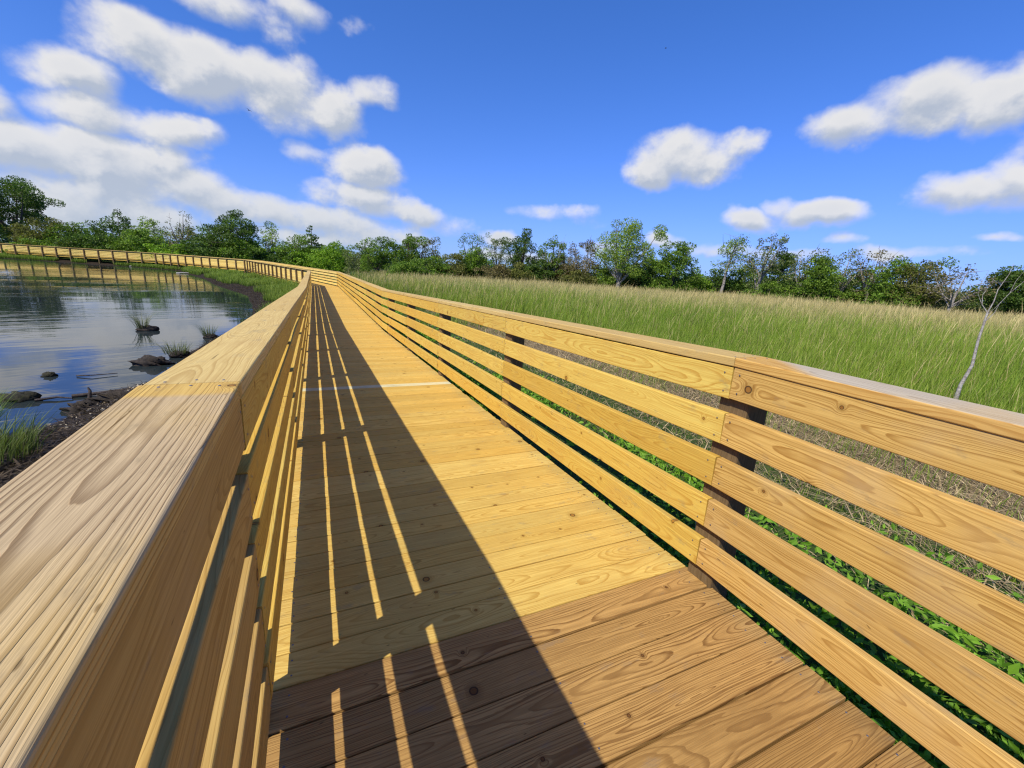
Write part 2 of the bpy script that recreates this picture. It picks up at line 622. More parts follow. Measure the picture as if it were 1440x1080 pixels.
def poly_dist(P, S):
    """signed distance, positive to the right of the polyline direction"""
    best = np.full(len(P), 1e9)
    sg = np.zeros(len(P))
    for a, b in zip(S[:-1], S[1:]):
        d = b - a
        t = np.clip(((P - a) @ d) / (d @ d), 0, 1)
        q = a + t[:, None] * d
        e = P - q
        dist = np.hypot(e[:, 0], e[:, 1])
        cr = d[0] * e[:, 1] - d[1] * e[:, 0]
        m = dist < best
        best[m] = dist[m]
        sg[m] = np.sign(-cr[m])
    return best * sg


def vnoise(x, y, seed=0):
    r = np.zeros_like(x)
    g = np.random.default_rng(seed)
    for k in range(7):
        a = g.uniform(0, 2 * PI)
        f = g.uniform(.5, 2.2)
        r += np.sin((x * math.cos(a) + y * math.sin(a)) * f + g.uniform(0, 6))
    return r / 7


def ground_z(x, y):
    P = np.stack([x, y], 1)
    s = poly_dist(P, SHORE)
    z = np.where(s > 0, ZW + .42 * (1 - np.exp(-s / 1.6)), ZW + np.maximum(s * .16, -1.1))
    z = z + .035 * vnoise(x * 1.7, y * 1.7, 3) * np.clip(s + .6, 0, 1) + .02 * vnoise(x * 5, y * 5, 4) * np.clip(s + .5, 0, 1)
    f = poly_dist(P, FARSHORE)           # positive = right side = open water far right
    z = np.where(f > 0, np.minimum(z, ZW - np.minimum(f * .1, .8)), z)
    return z


def axis(lims):
    out = []
    for a, b, st in lims:
        out.append(np.arange(a, b, st))
    return np.concatenate(out)


gx = axis([(-500, -100, 40), (-100, -40, 5), (-40, -12, 1.5), (-12, 14, .22), (14, 40, 1.), (40, 160, 4), (160, 801, 40)])
gy = axis([(-200, -20, 20), (-20, -4, 1), (-4, 24, .22), (24, 60, .8), (60, 130, 2.5), (130, 300, 20), (300, 1201, 100)])
GX, GY = np.meshgrid(gx, gy)
fx, fy = GX.ravel(), GY.ravel()
gz = ground_z(fx, fy)
nx_, ny_ = len(gx), len(gy)
idx = np.arange(nx_ * ny_).reshape(ny_, nx_)
Fq = np.stack([idx[:-1, :-1], idx[:-1, 1:], idx[1:, 1:], idx[1:, :-1]], -1).reshape(-1, 4)

m, N, P = new_mat('marsh_soil')
pos = N.new('ShaderNodeTexCoord').outputs['Object']
wet = N.attr('wet', 'Fac')
strawf = N.attr('straw', 'Fac')
n1 = N.noise(pos, 1.3, 5., .6)
n2 = N.noise(pos, 9., 4., .7)
n3 = N.noise(pos, 38., 4., .7)
mud = N.mix(N.smooth(n3.outputs[0], .3, .75), (.010, .008, .006, 1), (.06, .044, .028, 1))
straw = N.mix(N.smooth(n3.outputs[0], .35, .7), (.05, .035, .018, 1), (.38, .285, .145, 1))
green = N.mix(n1.outputs[0], (.025, .05, .012, 1), (.06, .095, .022, 1))
c = N.mix(N.smooth(N.math('ADD', strawf, N.math('MULTIPLY', N.math('SUBTRACT', n2.outputs[0], .5), .5)), .3, .6), green, straw)
c = N.mix(N.smooth(N.math('ADD', wet, N.math('MULTIPLY', N.math('SUBTRACT', n1.outputs[0], .5), .6)), .35, .65), c, mud)
N.l.new(c, P.inputs['Base Color'])
P.inputs['Roughness'].default_value = .95
P.inputs['Specular IOR Level'].default_value = .08
bmp = N.new('ShaderNodeBump')
bmp.inputs['Strength'].default_value = .9
bmp.inputs['Distance'].default_value = .04
N.l.new(n2.outputs[0], bmp.inputs['Height'])
N.l.new(bmp.outputs[0], P.inputs['Normal'])
sd = poly_dist(np.stack([fx, fy], 1), SHORE)
wet_v = np.clip(1.15 - sd / 3.2, 0, 1)
straw_v = np.clip(1 - np.abs(fx - 6.2 - .012 * fy) / 3.2, 0, 1) * np.clip((60 - fy) / 30, 0, 1)
me = np_mesh('ground', np.stack([fx, fy, gz], 1), Fq, m, dict(wet=('FLOAT', wet_v), straw=('FLOAT', straw_v)), smooth=True)
tag(mesh_obj('ground', me), kind='structure')

m, N, P = new_mat('pond_water')
P.inputs['Base Color'].default_value = (.022, .030, .030, 1)
P.inputs['Roughness'].default_value = .02
P.inputs['IOR'].default_value = 1.33
pos = N.new('ShaderNodeTexCoord').outputs['Object']
px, py, pz = N.sep(pos)
uu = N.math('ADD', N.math('MULTIPLY', px, .91), N.math('MULTIPLY', py, .41))
vv = N.math('ADD', N.math('MULTIPLY', px, -.41), N.math('MULTIPLY', py, .91))
rip = N.noise(N.comb(N.math('MULTIPLY', uu, .30), N.math('MULTIPLY', vv, 1.5), 0.), 1.1, 3., .5)
rip2 = N.noise(N.comb(N.math('MULTIPLY', uu, .8), N.math('MULTIPLY', vv, 2.4), 3.), 5., 2., .5)
calm = N.noise(N.comb(N.math('MULTIPLY', uu, .06), N.math('MULTIPLY', vv, .16), 8.), 1., 2., .5)
hgt = N.math('ADD', N.math('MULTIPLY', rip.outputs[0], .034), N.math('MULTIPLY', rip2.outputs[0], .0016))
hgt = N.math('MULTIPLY', hgt, N.smooth(calm.outputs[0], .42, .60, .12, 1.))
bmp = N.new('ShaderNodeBump')
bmp.inputs['Strength'].default_value = .55
bmp.inputs['Distance'].default_value = 1.
N.l.new(hgt, bmp.inputs['Height'])
N.l.new(bmp.outputs[0], P.inputs['Normal'])
V = np.array([(-2500, -1500, ZW), (2500, -1500, ZW), (2500, 3000, ZW), (-2500, 3000, ZW)])
tag(mesh_obj('water', np_mesh('water', V, np.array([[0, 1, 2, 3]]), m)), kind='structure')


# ------------------------------------------------------------------ foliage materials
def leaf_mat(name, trans=.35, rough=.55, spec=.25):
    m, N, P = new_mat(name)
    c = N.attr('col', 'Color')
    N.l.new(c, P.inputs['Base Color'])
    P.inputs['Roughness'].default_value = rough
    P.inputs['Specular IOR Level'].default_value = spec
    tr = N.new('ShaderNodeBsdfTranslucent')
    N.l.new(N.mix(1., c, (1.2, 1.35, .7, 1), 'MULTIPLY'), tr.inputs['Color'])
    mx = N.new('ShaderNodeMixShader')
    mx.inputs[0].default_value = trans
    N.l.new(P.outputs[0], mx.inputs[1])
    N.l.new(tr.outputs[0], mx.inputs[2])
    N.l.new(mx.outputs[0], N.n['Material Output'].inputs['Surface'])
    return m


M_leaf = leaf_mat('tree_leaf')
M_blade = leaf_mat('grass_blade', .3)
M_bark = plain_mat('bark', (.10, .075, .055), .9, 0, .1, 9., (.20, .17, .14))
M_palebark = plain_mat('pale_bark', (.36, .33, .29), .9, 0, .1, 12., (.18, .15, .12))
M_birch = plain_mat('bleached_dead_wood', (.46, .43, .37), .85, 0, .1, 14., (.24, .20, .17))


def colours(n, c0, c1, jit=.18, rg=RNG):
    t = rg.uniform(0, 1, (n, 1))
    c = np.array(c0) * (1 - t) + np.array(c1) * t
    c = c * rg.uniform(1 - jit, 1 + jit, (n, 1))
    return np.concatenate([np.clip(c, 0, 1), np.ones((n, 1))], 1)


def blades(base, h, lean, width, colb, colt, curve=.35, tipw=.0, plume=None):
    """grass blades: base (n,3), h (n), lean (n,2) horizontal tip displacement, per-blade colours at root and tip"""
    n = len(base)
    a = RNG.uniform(0, PI, n)
    wx, wy = np.cos(a) * width / 2, np.sin(a) * width / 2
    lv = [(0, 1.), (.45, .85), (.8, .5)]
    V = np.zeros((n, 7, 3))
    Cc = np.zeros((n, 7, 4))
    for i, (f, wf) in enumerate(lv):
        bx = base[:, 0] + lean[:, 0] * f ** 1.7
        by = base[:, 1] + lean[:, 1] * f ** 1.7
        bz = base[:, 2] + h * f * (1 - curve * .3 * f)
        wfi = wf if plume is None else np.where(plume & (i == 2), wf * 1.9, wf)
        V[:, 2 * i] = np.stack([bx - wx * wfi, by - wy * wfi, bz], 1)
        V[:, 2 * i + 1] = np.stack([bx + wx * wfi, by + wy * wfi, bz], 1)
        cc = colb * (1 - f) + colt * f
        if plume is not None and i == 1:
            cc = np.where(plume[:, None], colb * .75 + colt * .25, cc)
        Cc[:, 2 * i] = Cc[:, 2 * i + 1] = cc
    V[:, 6] = np.stack([base[:, 0] + lean[:, 0], base[:, 1] + lean[:, 1], base[:, 2] + h * (1 - curve * .3)], 1)
    Cc[:, 6] = colt
    k = np.arange(n)[:, None] * 7
    Q = np.concatenate([k + np.array([[0, 1, 3, 2]]), k + np.array([[2, 3, 5, 4]])])
    T = k + np.array([[4, 5, 6]])
    return V.reshape(-1, 3), [Q, T], Cc.reshape(-1, 4)


def grass_obj(name, base, h, lean, width, colb, colt, parent=None, curve=.35, plume=None):
    V, F, Cc = blades(base, h, lean, width, colb, colt, curve, plume=plume)
    V = V - loc_of(parent)
    me = np_mesh(name, V, F, M_blade, dict(col=('FLOAT_COLOR', Cc)))
    return mesh_obj(name, me, parent)


CAM = np.array([-.7757, -1.2085, 1.3462])


# ---- reed field
def reed_height(x, y):
    h = np.interp(x - .03 * y, [3.5, 6, 9, 12, 17, 26], [.12, .30, .42, .62, 1.05, 1.30])
    far = np.clip((y - 8) / 14, 0, 1)
    h2 = np.interp(x, [1.5, 3.2, 5, 9], [.1, .35, .9, 1.25])
    return h * (1 - far) + np.maximum(h, h2) * far


def scatter_field(n):
    """points in polar coordinates round the viewer, denser when near"""
    az = np.radians(RNG.uniform(2.5, 83, n))
    d = 4.2 * np.exp(RNG.uniform(0, 1, n) ** .85 * math.log(74 / 4.2))
    return CAM[0] + d * np.sin(az), CAM[1] + d * np.cos(az), d


x, y, d = scatter_field(330000)
keep = (x > 2.6 + .02 * np.clip(y, 0, 99)) & (y > -4) & (y < 76) & (poly_dist(np.stack([x, y], 1), FARSHORE) < -3)
dens = np.clip(np.interp(x, [2.6, 5.2, 7.2, 8.5], [.10, .16, .45, 1.]), 0, 1)
dens = np.maximum(dens, np.clip((y - 9) / 10, 0, 1) * np.clip((x - 1.6) / 1.5, 0, 1))
patch = vnoise(x * .9, y * .9, 11)
keep &= (RNG.uniform(0, 1, len(x)) < dens * np.where(x < 7.5, np.clip(.6 + 1.8 * patch, 0, 1), 1))
bend_right = x < (1.55 + .006 * y)
keep &= ~bend_right
# keep the far run of the boardwalk clear
keep &= ~((y > 33) & (x < 2.2))
x, y, d = x[keep], y[keep], d[keep]
n = len(x)
h = reed_height(x, y) * RNG.normal(1, .13, n).clip(.6, 1.45)
h *= 1 + .14 * vnoise(x * .5, y * .5, 5) + .12 * vnoise(x * 2.1, y * 2.1, 6)
tall = RNG.uniform(0, 1, n) < .025
h = np.where(tall, h * 1.3, h)
plume = (RNG.uniform(0, 1, n) < np.interp(d, [17, 23, 31, 46], [.0, .10, .50, .85]) * np.clip(.75 + .5 * vnoise(x * .12, y * .12, 21) + np.interp(x, [5, 30], [-.30, .25]), .1, 1.2))
h = np.where(plume, h * 1.12, h)
wd = np.interp(d, [4, 10, 25, 75], [.007, .010, .017, .036]) * RNG.uniform(.35, 1.1, n)
lean = np.stack([RNG.normal(.06, .12, n), RNG.normal(-.02, .11, n)], 1) * h[:, None] * 1.3
hue = np.clip(vnoise(x * .22, y * .22, 8) * .7 + vnoise(x * 1.1, y * 1.1, 9) * .5 + .5, 0, 1)[:, None]
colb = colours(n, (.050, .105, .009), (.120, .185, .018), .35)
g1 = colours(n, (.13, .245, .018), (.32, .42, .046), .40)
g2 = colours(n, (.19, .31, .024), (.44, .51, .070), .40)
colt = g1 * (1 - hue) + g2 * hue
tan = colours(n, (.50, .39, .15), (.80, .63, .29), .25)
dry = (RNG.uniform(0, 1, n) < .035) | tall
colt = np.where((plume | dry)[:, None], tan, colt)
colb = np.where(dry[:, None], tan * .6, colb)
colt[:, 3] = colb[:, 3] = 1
base = np.stack([x, y, ground_z(x, y) - .02], 1)
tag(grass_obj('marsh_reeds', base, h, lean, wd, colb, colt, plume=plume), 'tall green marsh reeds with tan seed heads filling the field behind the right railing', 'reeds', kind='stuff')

# ---- straw mat on the soil right of the railing
n = 95000
x = RNG.uniform(2.2, 9.5, n)
y = -3 + 25 * RNG.uniform(0, 1, n) ** 1.7
keep = RNG.uniform(0, 1, n) < np.exp(-((x - 5.2 - .03 * y) / 1.9) ** 2) * np.clip(1.2 - y / 28, .2, 1)
x, y = x[keep], y[keep]
n = len(x)
base = np.stack([x, y, ground_z(x, y) + RNG.uniform(.0, .07, n)], 1)
ang = RNG.normal(1.1, 1.0, n)
ln = .08 + RNG.gamma(1.6, .10, n)
lean = np.stack([np.cos(ang), np.sin(ang)], 1) * ln[:, None]
tc_ = colours(n, (.13, .085, .04), (.76, .58, .31), .35)
tag(grass_obj('straw_litter', base, RNG.uniform(.0, .08, n), lean, RNG.uniform(.004, .016, n), tc_ * .8, tc_), 'flattened dry reed straw lying on the soil right of the railing', 'straw', kind='stuff')


# ---- broad-leaved ground cover
def leaf_quads(P, size, nrm_bias, colsA, colsB, jit=.25, aspect=.5, rg=RNG):
    n = len(P)
    d = rg.normal(0, 1, (n, 3))
    d /= np.linalg.norm(d, axis=1)[:, None]
    nn = rg.normal(0, 1, (n, 3)) + nrm_bias
    nn /= np.linalg.norm(nn, axis=1)[:, None]
    u = np.cross(nn, d)
    u /= np.linalg.norm(u, axis=1)[:, None] + 1e-9
    v = np.cross(nn, u)
    s = (size * rg.uniform(.6, 1.3, n))[:, None]
    V = np.stack([P - u * s * .5, P + v * s * .5 * aspect - u * s * .05 + nn * s * .06, P + u * s * .5, P - v * s * .5 * aspect - u * s * .05 + nn * s * .06], 1)
    c = colours(n, colsA, colsB, jit, rg)
    Cc = np.repeat(c[:, None], 4, 1)
    F = np.arange(n * 4).reshape(n, 4)
    return V.reshape(-1, 3), F, Cc.reshape(-1, 4)


n = 170000
x = 1.02 + RNG.gamma(2.0, .62, n)
y = -3.2 + 33 * RNG.uniform(0, 1, n) ** 2.2
pt = vnoise(x * 1.3, y * 1.3, 31)
ctr = np.interp(y, [-2, 2, 6, 30], [1.0, .75, .5, .45])
keep = (RNG.uniform(0, 1, n) < np.clip(.42 + 2.4 * pt, .02, 1) * np.clip(1.6 - (x - 1) / (1.75 * ctr + .55), 0, 1)) & (x < 3.9) & (x > 1.05 + .006 * y)
x, y = x[keep], y[keep]
n = len(x)
hh = np.clip(.20 + .22 * vnoise(x * 2.3, y * 2.3, 33), .03, .45)
P_ = np.stack([x, y, ground_z(x, y) + RNG.uniform(.25, 1, n) * hh], 1)
V, F, Cc = leaf_quads(P_, np.interp(y, [-2, 3, 30], [.058, .075, .13]) * RNG.uniform(.55, 1.35, n), np.array([-.4, -.2, .9]), (.09, .21, .012), (.26, .46, .045), .3, .42)
tag(mesh_obj('ground_cover', np_mesh('ground_cover', V, F, M_leaf, dict(col=('FLOAT_COLOR', Cc)))), 'bright green broad-leaved plants covering the soil beside the right railing', 'ground cover', kind='stuff')

# ---- shore grass along the far bank (left)
pts = []
for _ in range(120):
    pass
n = 120000
t = RNG.uniform(0, 1, n) ** .8
# param along shoreline between y=19 and the far left
SS = SHORE[13:26]
seg = np.linalg.norm(np.diff(SS, axis=0), axis=1)
cum = np.concatenate([[0], np.cumsum(seg)])
q = RNG.uniform(0, 1, n) ** 1.15 * cum[-1]
ii = np.clip(np.searchsorted(cum, q) - 1, 0, len(seg) - 1)
f = (q - cum[ii]) / seg[ii]
Pq = SS[ii] + (SS[ii + 1] - SS[ii]) * f[:, None]
dr = (SS[ii + 1] - SS[ii]) / seg[ii][:, None]
offs = RNG.uniform(.04, 1, n) ** 1.3 * np.interp(q, [0, 12, 30, 55, 90], [2.0, 4.5, 6.0, 3.0, 2.0]) + np.interp(q, [0, 8, 20, 40, 60], [.5, 1.0, .8, .25, .1]) * (1 + .8 * vnoise(Pq[:, 0] * .9, Pq[:, 1] * .9, 44))
x = Pq[:, 0] + dr[:, 1] * offs
y = Pq[:, 1] - dr[:, 0] * offs
pt = vnoise(x * .8, y * .8, 41)
keep = (RNG.uniform(0, 1, n) < np.clip(.45 + 2.2 * pt, 0, 1)) & (poly_dist(np.stack([x, y], 1), SHORE) > .12)


def deck_dist(x, y):
    pl = np.array([(0, -10), (0.12, 34.4), (-7.25, 63.6), (-20.3, 79.5), (-52.5, 99.3)])
    return np.abs(poly_dist(np.stack([x, y], 1), pl))


keep &= deck_dist(x, y) > 1.2
x, y = x[keep], y[keep]
n = len(x)
h = RNG.uniform(.25, .62, n) * (1 + .3 * vnoise(x, y, 42))
wd = np.interp(y, [15, 40, 100], [.012, .022, .06])
lean = RNG.normal(0, .25, (n, 2)) * h[:, None]
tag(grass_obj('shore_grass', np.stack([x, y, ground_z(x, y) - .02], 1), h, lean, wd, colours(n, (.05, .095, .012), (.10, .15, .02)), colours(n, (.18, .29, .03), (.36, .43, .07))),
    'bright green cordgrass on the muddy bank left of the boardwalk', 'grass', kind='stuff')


# ------------------------------------------------------------------ small shore things
def blob(name, mat, parent, c, r, seed, sub=12, rough=.25, flat=0.):
    g = np.random.default_rng(seed)
    nu, nv = sub * 2, sub
    V, F = [], []
    ph = g.uniform(0, 6, (6, 3))
    fr = g.uniform(1.5, 5, (6, 3))
    for j in range(nv + 1):
        th = PI * j / nv
        for i in range(nu):
            a = 2 * PI * i / nu
            d = np.array([math.sin(th) * math.cos(a), math.sin(th) * math.sin(a), math.cos(th)])
            k = 1 + rough * sum(math.sin(d @ fr[q] * 2 + ph[q, 0]) for q in range(6)) / 3
            V.append(np.array(c) + d * np.array(r) * k)
    for j in range(nv):
        for i in range(nu):
            F.append((j * nu + i, (j + 1) * nu + i, (j + 1) * nu + (i + 1) % nu, j * nu + (i + 1) % nu))
    V = np.array(V) - loc_of(parent)
    return mesh_obj(name, np_mesh(name, V, np.array(F), mat, smooth=True), parent)


M_peat = plain_mat('black_peat', (.018, .014, .011), .85, 0, .3, 18., (.05, .038, .026))
M_rock = plain_mat('wet_rock', (.022, .022, .014), .8, 0, .15, 9., (.055, .05, .028))
M_stick = plain_mat('dark_wet_wood', (.035, .026, .02), .7, 0, .3, 20., (.08, .06, .045))
M_drift = plain_mat('bleached_drift', (.55, .52, .46), .8, 0, .2, 15., (.35, .31, .26))
M_shell = plain_mat('oyster_shell', (.66, .60, .50), .5, 0, .4, 30., (.40, .34, .26))


def tuft(c, n, hgt, spread, label, peat=None, tipc=((.16, .21, .05), (.34, .34, .13)), group=None):
    root = thing('grass_tuft', label, 'grass tuft', tuple(c), group)
    a = RNG.uniform(0, 2 * PI, n)
    r = np.sqrt(RNG.uniform(0, 1, n)) * spread
    base = np.stack([c[0] + r * np.cos(a), c[1] + r * np.sin(a), np.full(n, c[2])], 1)
    h = hgt * RNG.uniform(.45, 1.1, n)
    lean = np.stack([np.cos(a), np.sin(a)], 1) * (h * RNG.uniform(.1, .75, n))[:, None]
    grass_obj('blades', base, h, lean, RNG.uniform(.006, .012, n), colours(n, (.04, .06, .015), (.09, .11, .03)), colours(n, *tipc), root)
    if peat:
        blob('peat_base', M_peat, root, (c[0] + peat[3], c[1], c[2] - .03), peat[:3], 5 + int(n), rough=.3)
    return root


tuft((-5.72, 16.0, ZW + .06), 110, .62, .15, 'lone sparse grass tuft on a black peat lump out in the open water', (.26, .15, .13, .12), ((.22, .24, .10), (.45, .42, .24)))
tuft((-3.72, 14.5, ZW + .06), 90, .42, .16, 'spiky grass tuft at the water edge, higher of two beside the left railing', (.18, .15, .10, 0.05))
tuft((-3.86, 11.55, ZW + .08), 140, .34, .24, 'low grass tuft behind the black mud lump at the water edge', (.2, .16, .10, .05))
for i, (bx, by, hg, sp, n) in enumerate([(-4.98, 6.1, .62, .42, 900)]):
    tuft((bx, by, ZW + .05), n, hg, sp, 'thick tall green grass clump at the left edge of the photo by the shore', (.45, .4, .08, 0), ((.15, .27, .025), (.30, .38, .08)))
tuft((-4.15, 4.9, ZW + .18), 500, .55, .5, 'darker low grass below the left cap rail near the lower left corner', None, ((.10, .16, .03), (.22, .26, .07)))

tag(blob('mud_lump', M_peat, None, (-4.16, 10.7, ZW + .02), (.33, .20, .15), 3, 16, .45), 'jagged black mud lump at the water edge in front of the low tuft', 'mud lump')
tag(blob('rock', M_rock, None, (-5.2, 8.15, ZW + .01), (.24, .15, .12), 11, 12, .25), 'larger dark mossy rock in the shallow water near the left edge', 'rock')
tag(blob('rock', M_rock, None, (-5.5, 9.85, ZW + .01), (.11, .08, .07), 12, 10, .25), 'small round dark stone alone in the open shallow water', 'rock')
tag(blob('mud_lump', M_peat, None, (-4.10, 7.35, ZW + .03), (.2, .13, .12), 14, 14, .45), 'black mud lump at the shell bank tip by the shallow water', 'mud lump')
tag(blob('mud_lump', M_peat, None, (-3.72, 7.55, ZW + .08), (.34, .13, .12), 15, 14, .45), 'long low black peat ridge in front of the white shells', 'mud lump')


def tube(pts, rad, n=7):
    pts = np.array(pts, float)
    V, F = [], []
    for i, p in enumerate(pts):
        d = pts[min(i + 1, len(pts) - 1)] - pts[max(i - 1, 0)]
        d /= np.linalg.norm(d) + 1e-9
        up = np.array([0, 0, 1.]) if abs(d[2]) < .9 else np.array([1., 0, 0])
        u = np.cross(d, up)
        u /= np.linalg.norm(u)
        v = np.cross(d, u)
        for k in range(n):
            a = 2 * PI * k / n
            V.append(p + (u * math.cos(a) + v * math.sin(a)) * rad[i])
    for i in range(len(pts) - 1):
        for k in range(n):
            F.append((i * n + k, i * n + (k + 1) % n, (i + 1) * n + (k + 1) % n, (i + 1) * n + k))
    return np.array(V), np.array(F)


class TubeSet:
    def __init__(s):
        s.V, s.F, s.n = [], [], 0

    def add(s, pts, rad, n=7):
        V, F = tube(pts, rad, n)
        s.V.append(V)
        s.F.append(F + s.n)
        s.n += len(V)

    def build(s, name, mat, parent=None):
        return mesh_obj(name, np_mesh(name, np.concatenate(s.V) - loc_of(parent), np.concatenate(s.F), mat, smooth=True), parent)


def stick(name, pts, r, mat, label, cat):
    ts = TubeSet()
    ts.add(pts, [r * (1 - .5 * i / (len(pts) - 1)) for i in range(len(pts))], 8)
    return tag(ts.build(name, mat), label, cat)


z_ = ZW + .02
stick('driftwood', [(-4.55, 8.15, z_), (-4.2, 8.2, z_ + .02), (-3.85, 8.32, z_ + .04), (-3.5, 8.36, z_ + .07)], .035, M_stick, 'dark branch pointing into the water from the shell bank', 'driftwood')
stick('driftwood', [(-4.95, 8.0, z_), (-4.7, 8.06, z_ + .02), (-4.5, 8.02, z_)], .022, M_stick, 'short black stick floating just left of the shell bank', 'driftwood')
stick('driftwood', [(-5.05, 9.7, z_), (-4.8, 9.62, z_ + .02), (-4.45, 9.78, z_ + .01)], .014, M_stick, 'thin forked twig floating beyond the shell bank', 'driftwood')
stick('driftwood', [(-4.3, 8.05, ZW - .02), (-4.28, 8.07, z_ + .1), (-4.31, 8.1, z_ + .15)], .03, M_stick, 'stub of wood standing up out of the shallow water', 'driftwood')
stick('driftwood', [(-15.6, 64.5, ZW + .03), (-14.5, 63.9, ZW + .10), (-13.0, 63.5, ZW + .08)],   .045, M_drift, 'white bleached log lying on the far muddy bank', 'driftwood')
stick('driftwood', [(-24.6, 80.3, ZW + .05), (-23.9, 80.2, ZW + .16), (-23.2, 79.6, ZW + .1)],   .06, M_drift, 'pale stranded log under the far boardwalk posts', 'driftwood')

# shells on the beach
n = 16000
x = RNG.uniform(-4.6, -1.6, n)
y = RNG.uniform(5.8, 11.2, n)
s_ = poly_dist(np.stack([x, y], 1), SHORE)
ridge = np.exp(-((s_ - .55) / .42) ** 2) * np.exp(-((y - 9.0) / 1.3) ** 2) + .12 * np.exp(-((s_ - .5) / .8) ** 2)
keep = (RNG.uniform(0, 1, n) < ridge) & (s_ > .02)
x, y = x[keep], y[keep]
V, F, Cc = leaf_quads(np.stack([x, y, ground_z(x, y) + RNG.uniform(.005, .04, len(x))], 1), RNG.uniform(.018, .05, len(x)), np.array([0, 0, 1.3]), (.16, .12, .07), (.56, .48, .32), .2, .8)
M_shell2, N, P = new_mat('shell_bits')
N.l.new(N.attr('col', 'Color'), P.inputs['Base Color'])
P.inputs['Roughness'].default_value = .5
tag(mesh_obj('shell_bed', np_mesh('shell_bed', V, F, M_shell2, dict(col=('FLOAT_COLOR', Cc)))), 'pale broken shells heaped along the waterline left of the near railing', 'shells', kind='stuff')
# dark wrack on the beach
n = 90000
y = 3.5 + 46 * RNG.uniform(0, 1, n) ** 1.6
x = np.interp(y, [3, 20, 34, 50], [-3., -1.6, -2.6, -8.]) + RNG.uniform(-3.2, 2.4, n)
s_ = poly_dist(np.stack([x, y], 1), SHORE)
keep = (s_ > .03) & (s_ < 2.6) & (RNG.uniform(0, 1, n) < .75) & (deck_dist(x, y) > 1.0)
x, y = x[keep], y[keep]
n = len(x)
ang = RNG.uniform(0, 2 * PI, n)
cw = colours(n, (.015, .011, .008), (.13, .095, .055), .5)
tag(grass_obj('shore_wrack', np.stack([x, y, ground_z(x, y) + .01], 1), RNG.uniform(.0, .06, n), np.stack([np.cos(ang), np.sin(ang)], 1) * RNG.uniform(.05, .3, n)[:, None], RNG.uniform(.008, .03, n), cw, cw),
    'dark wrack and dead stalks strewn on the muddy shore', 'wrack', kind='stuff')

# bit of blue litter in the straw
M_blue = plain_mat('blue_plastic', (.02, .30, .85), .35, 0, .5)
gzb = float(ground_z(np.array([4.35]), np.array([-.12]))[0])
tag(blob('litter_scrap', M_blue, None, (4.28, -.1, gzb + .05), (.035, .028, .02), 77, 8, .35), 'tiny bright blue plastic scrap lying in the straw', 'litter')


# ------------------------------------------------------------------ trees
def dirv(px_az):
    a = math.radians(px_az)
    return np.array([math.sin(a), math.cos(a)])


PALETTE = {
    'dark': ((.042, .092, .012), (.130, .200, .028)),
    'mid': ((.080, .160, .014), (.220, .320, .038)),
    'light': ((.140, .235, .024), (.330, .420, .062)),
    'bright': ((.120, .235, .014), (.290, .430, .036)),
    'brown': ((.100, .115, .022), (.230, .225, .050)),
    'rust': ((.115, .100, .032), (.230, .185, .070)),
    'grey': ((.115, .155, .042), (.255, .285, .095)),
}


BWLINE = [(0, -10), (0.12, 34.4), (-7.25, 63.6), (-20.3, 79.5), (-52.5, 99.3)]


def walk_dist(az):
    """distance from the viewer to the boardwalk in this direction"""
    dv = dirv(az)
    best = 0.
    for (x0, y0), (x1, y1) in zip(BWLINE[:-1], BWLINE[1:]):
        A = np.array([[dv[0], -(x1 - x0)], [dv[1], -(y1 - y0)]])
        if abs(np.linalg.det(A)) < 1e-6:
            continue
        t, u = np.linalg.solve(A, np.array([x0 - CAM[0], y0 - CAM[1]]))
        if t > 0 and 0 <= u <= 1.02:
            best = max(best, t)
    return best


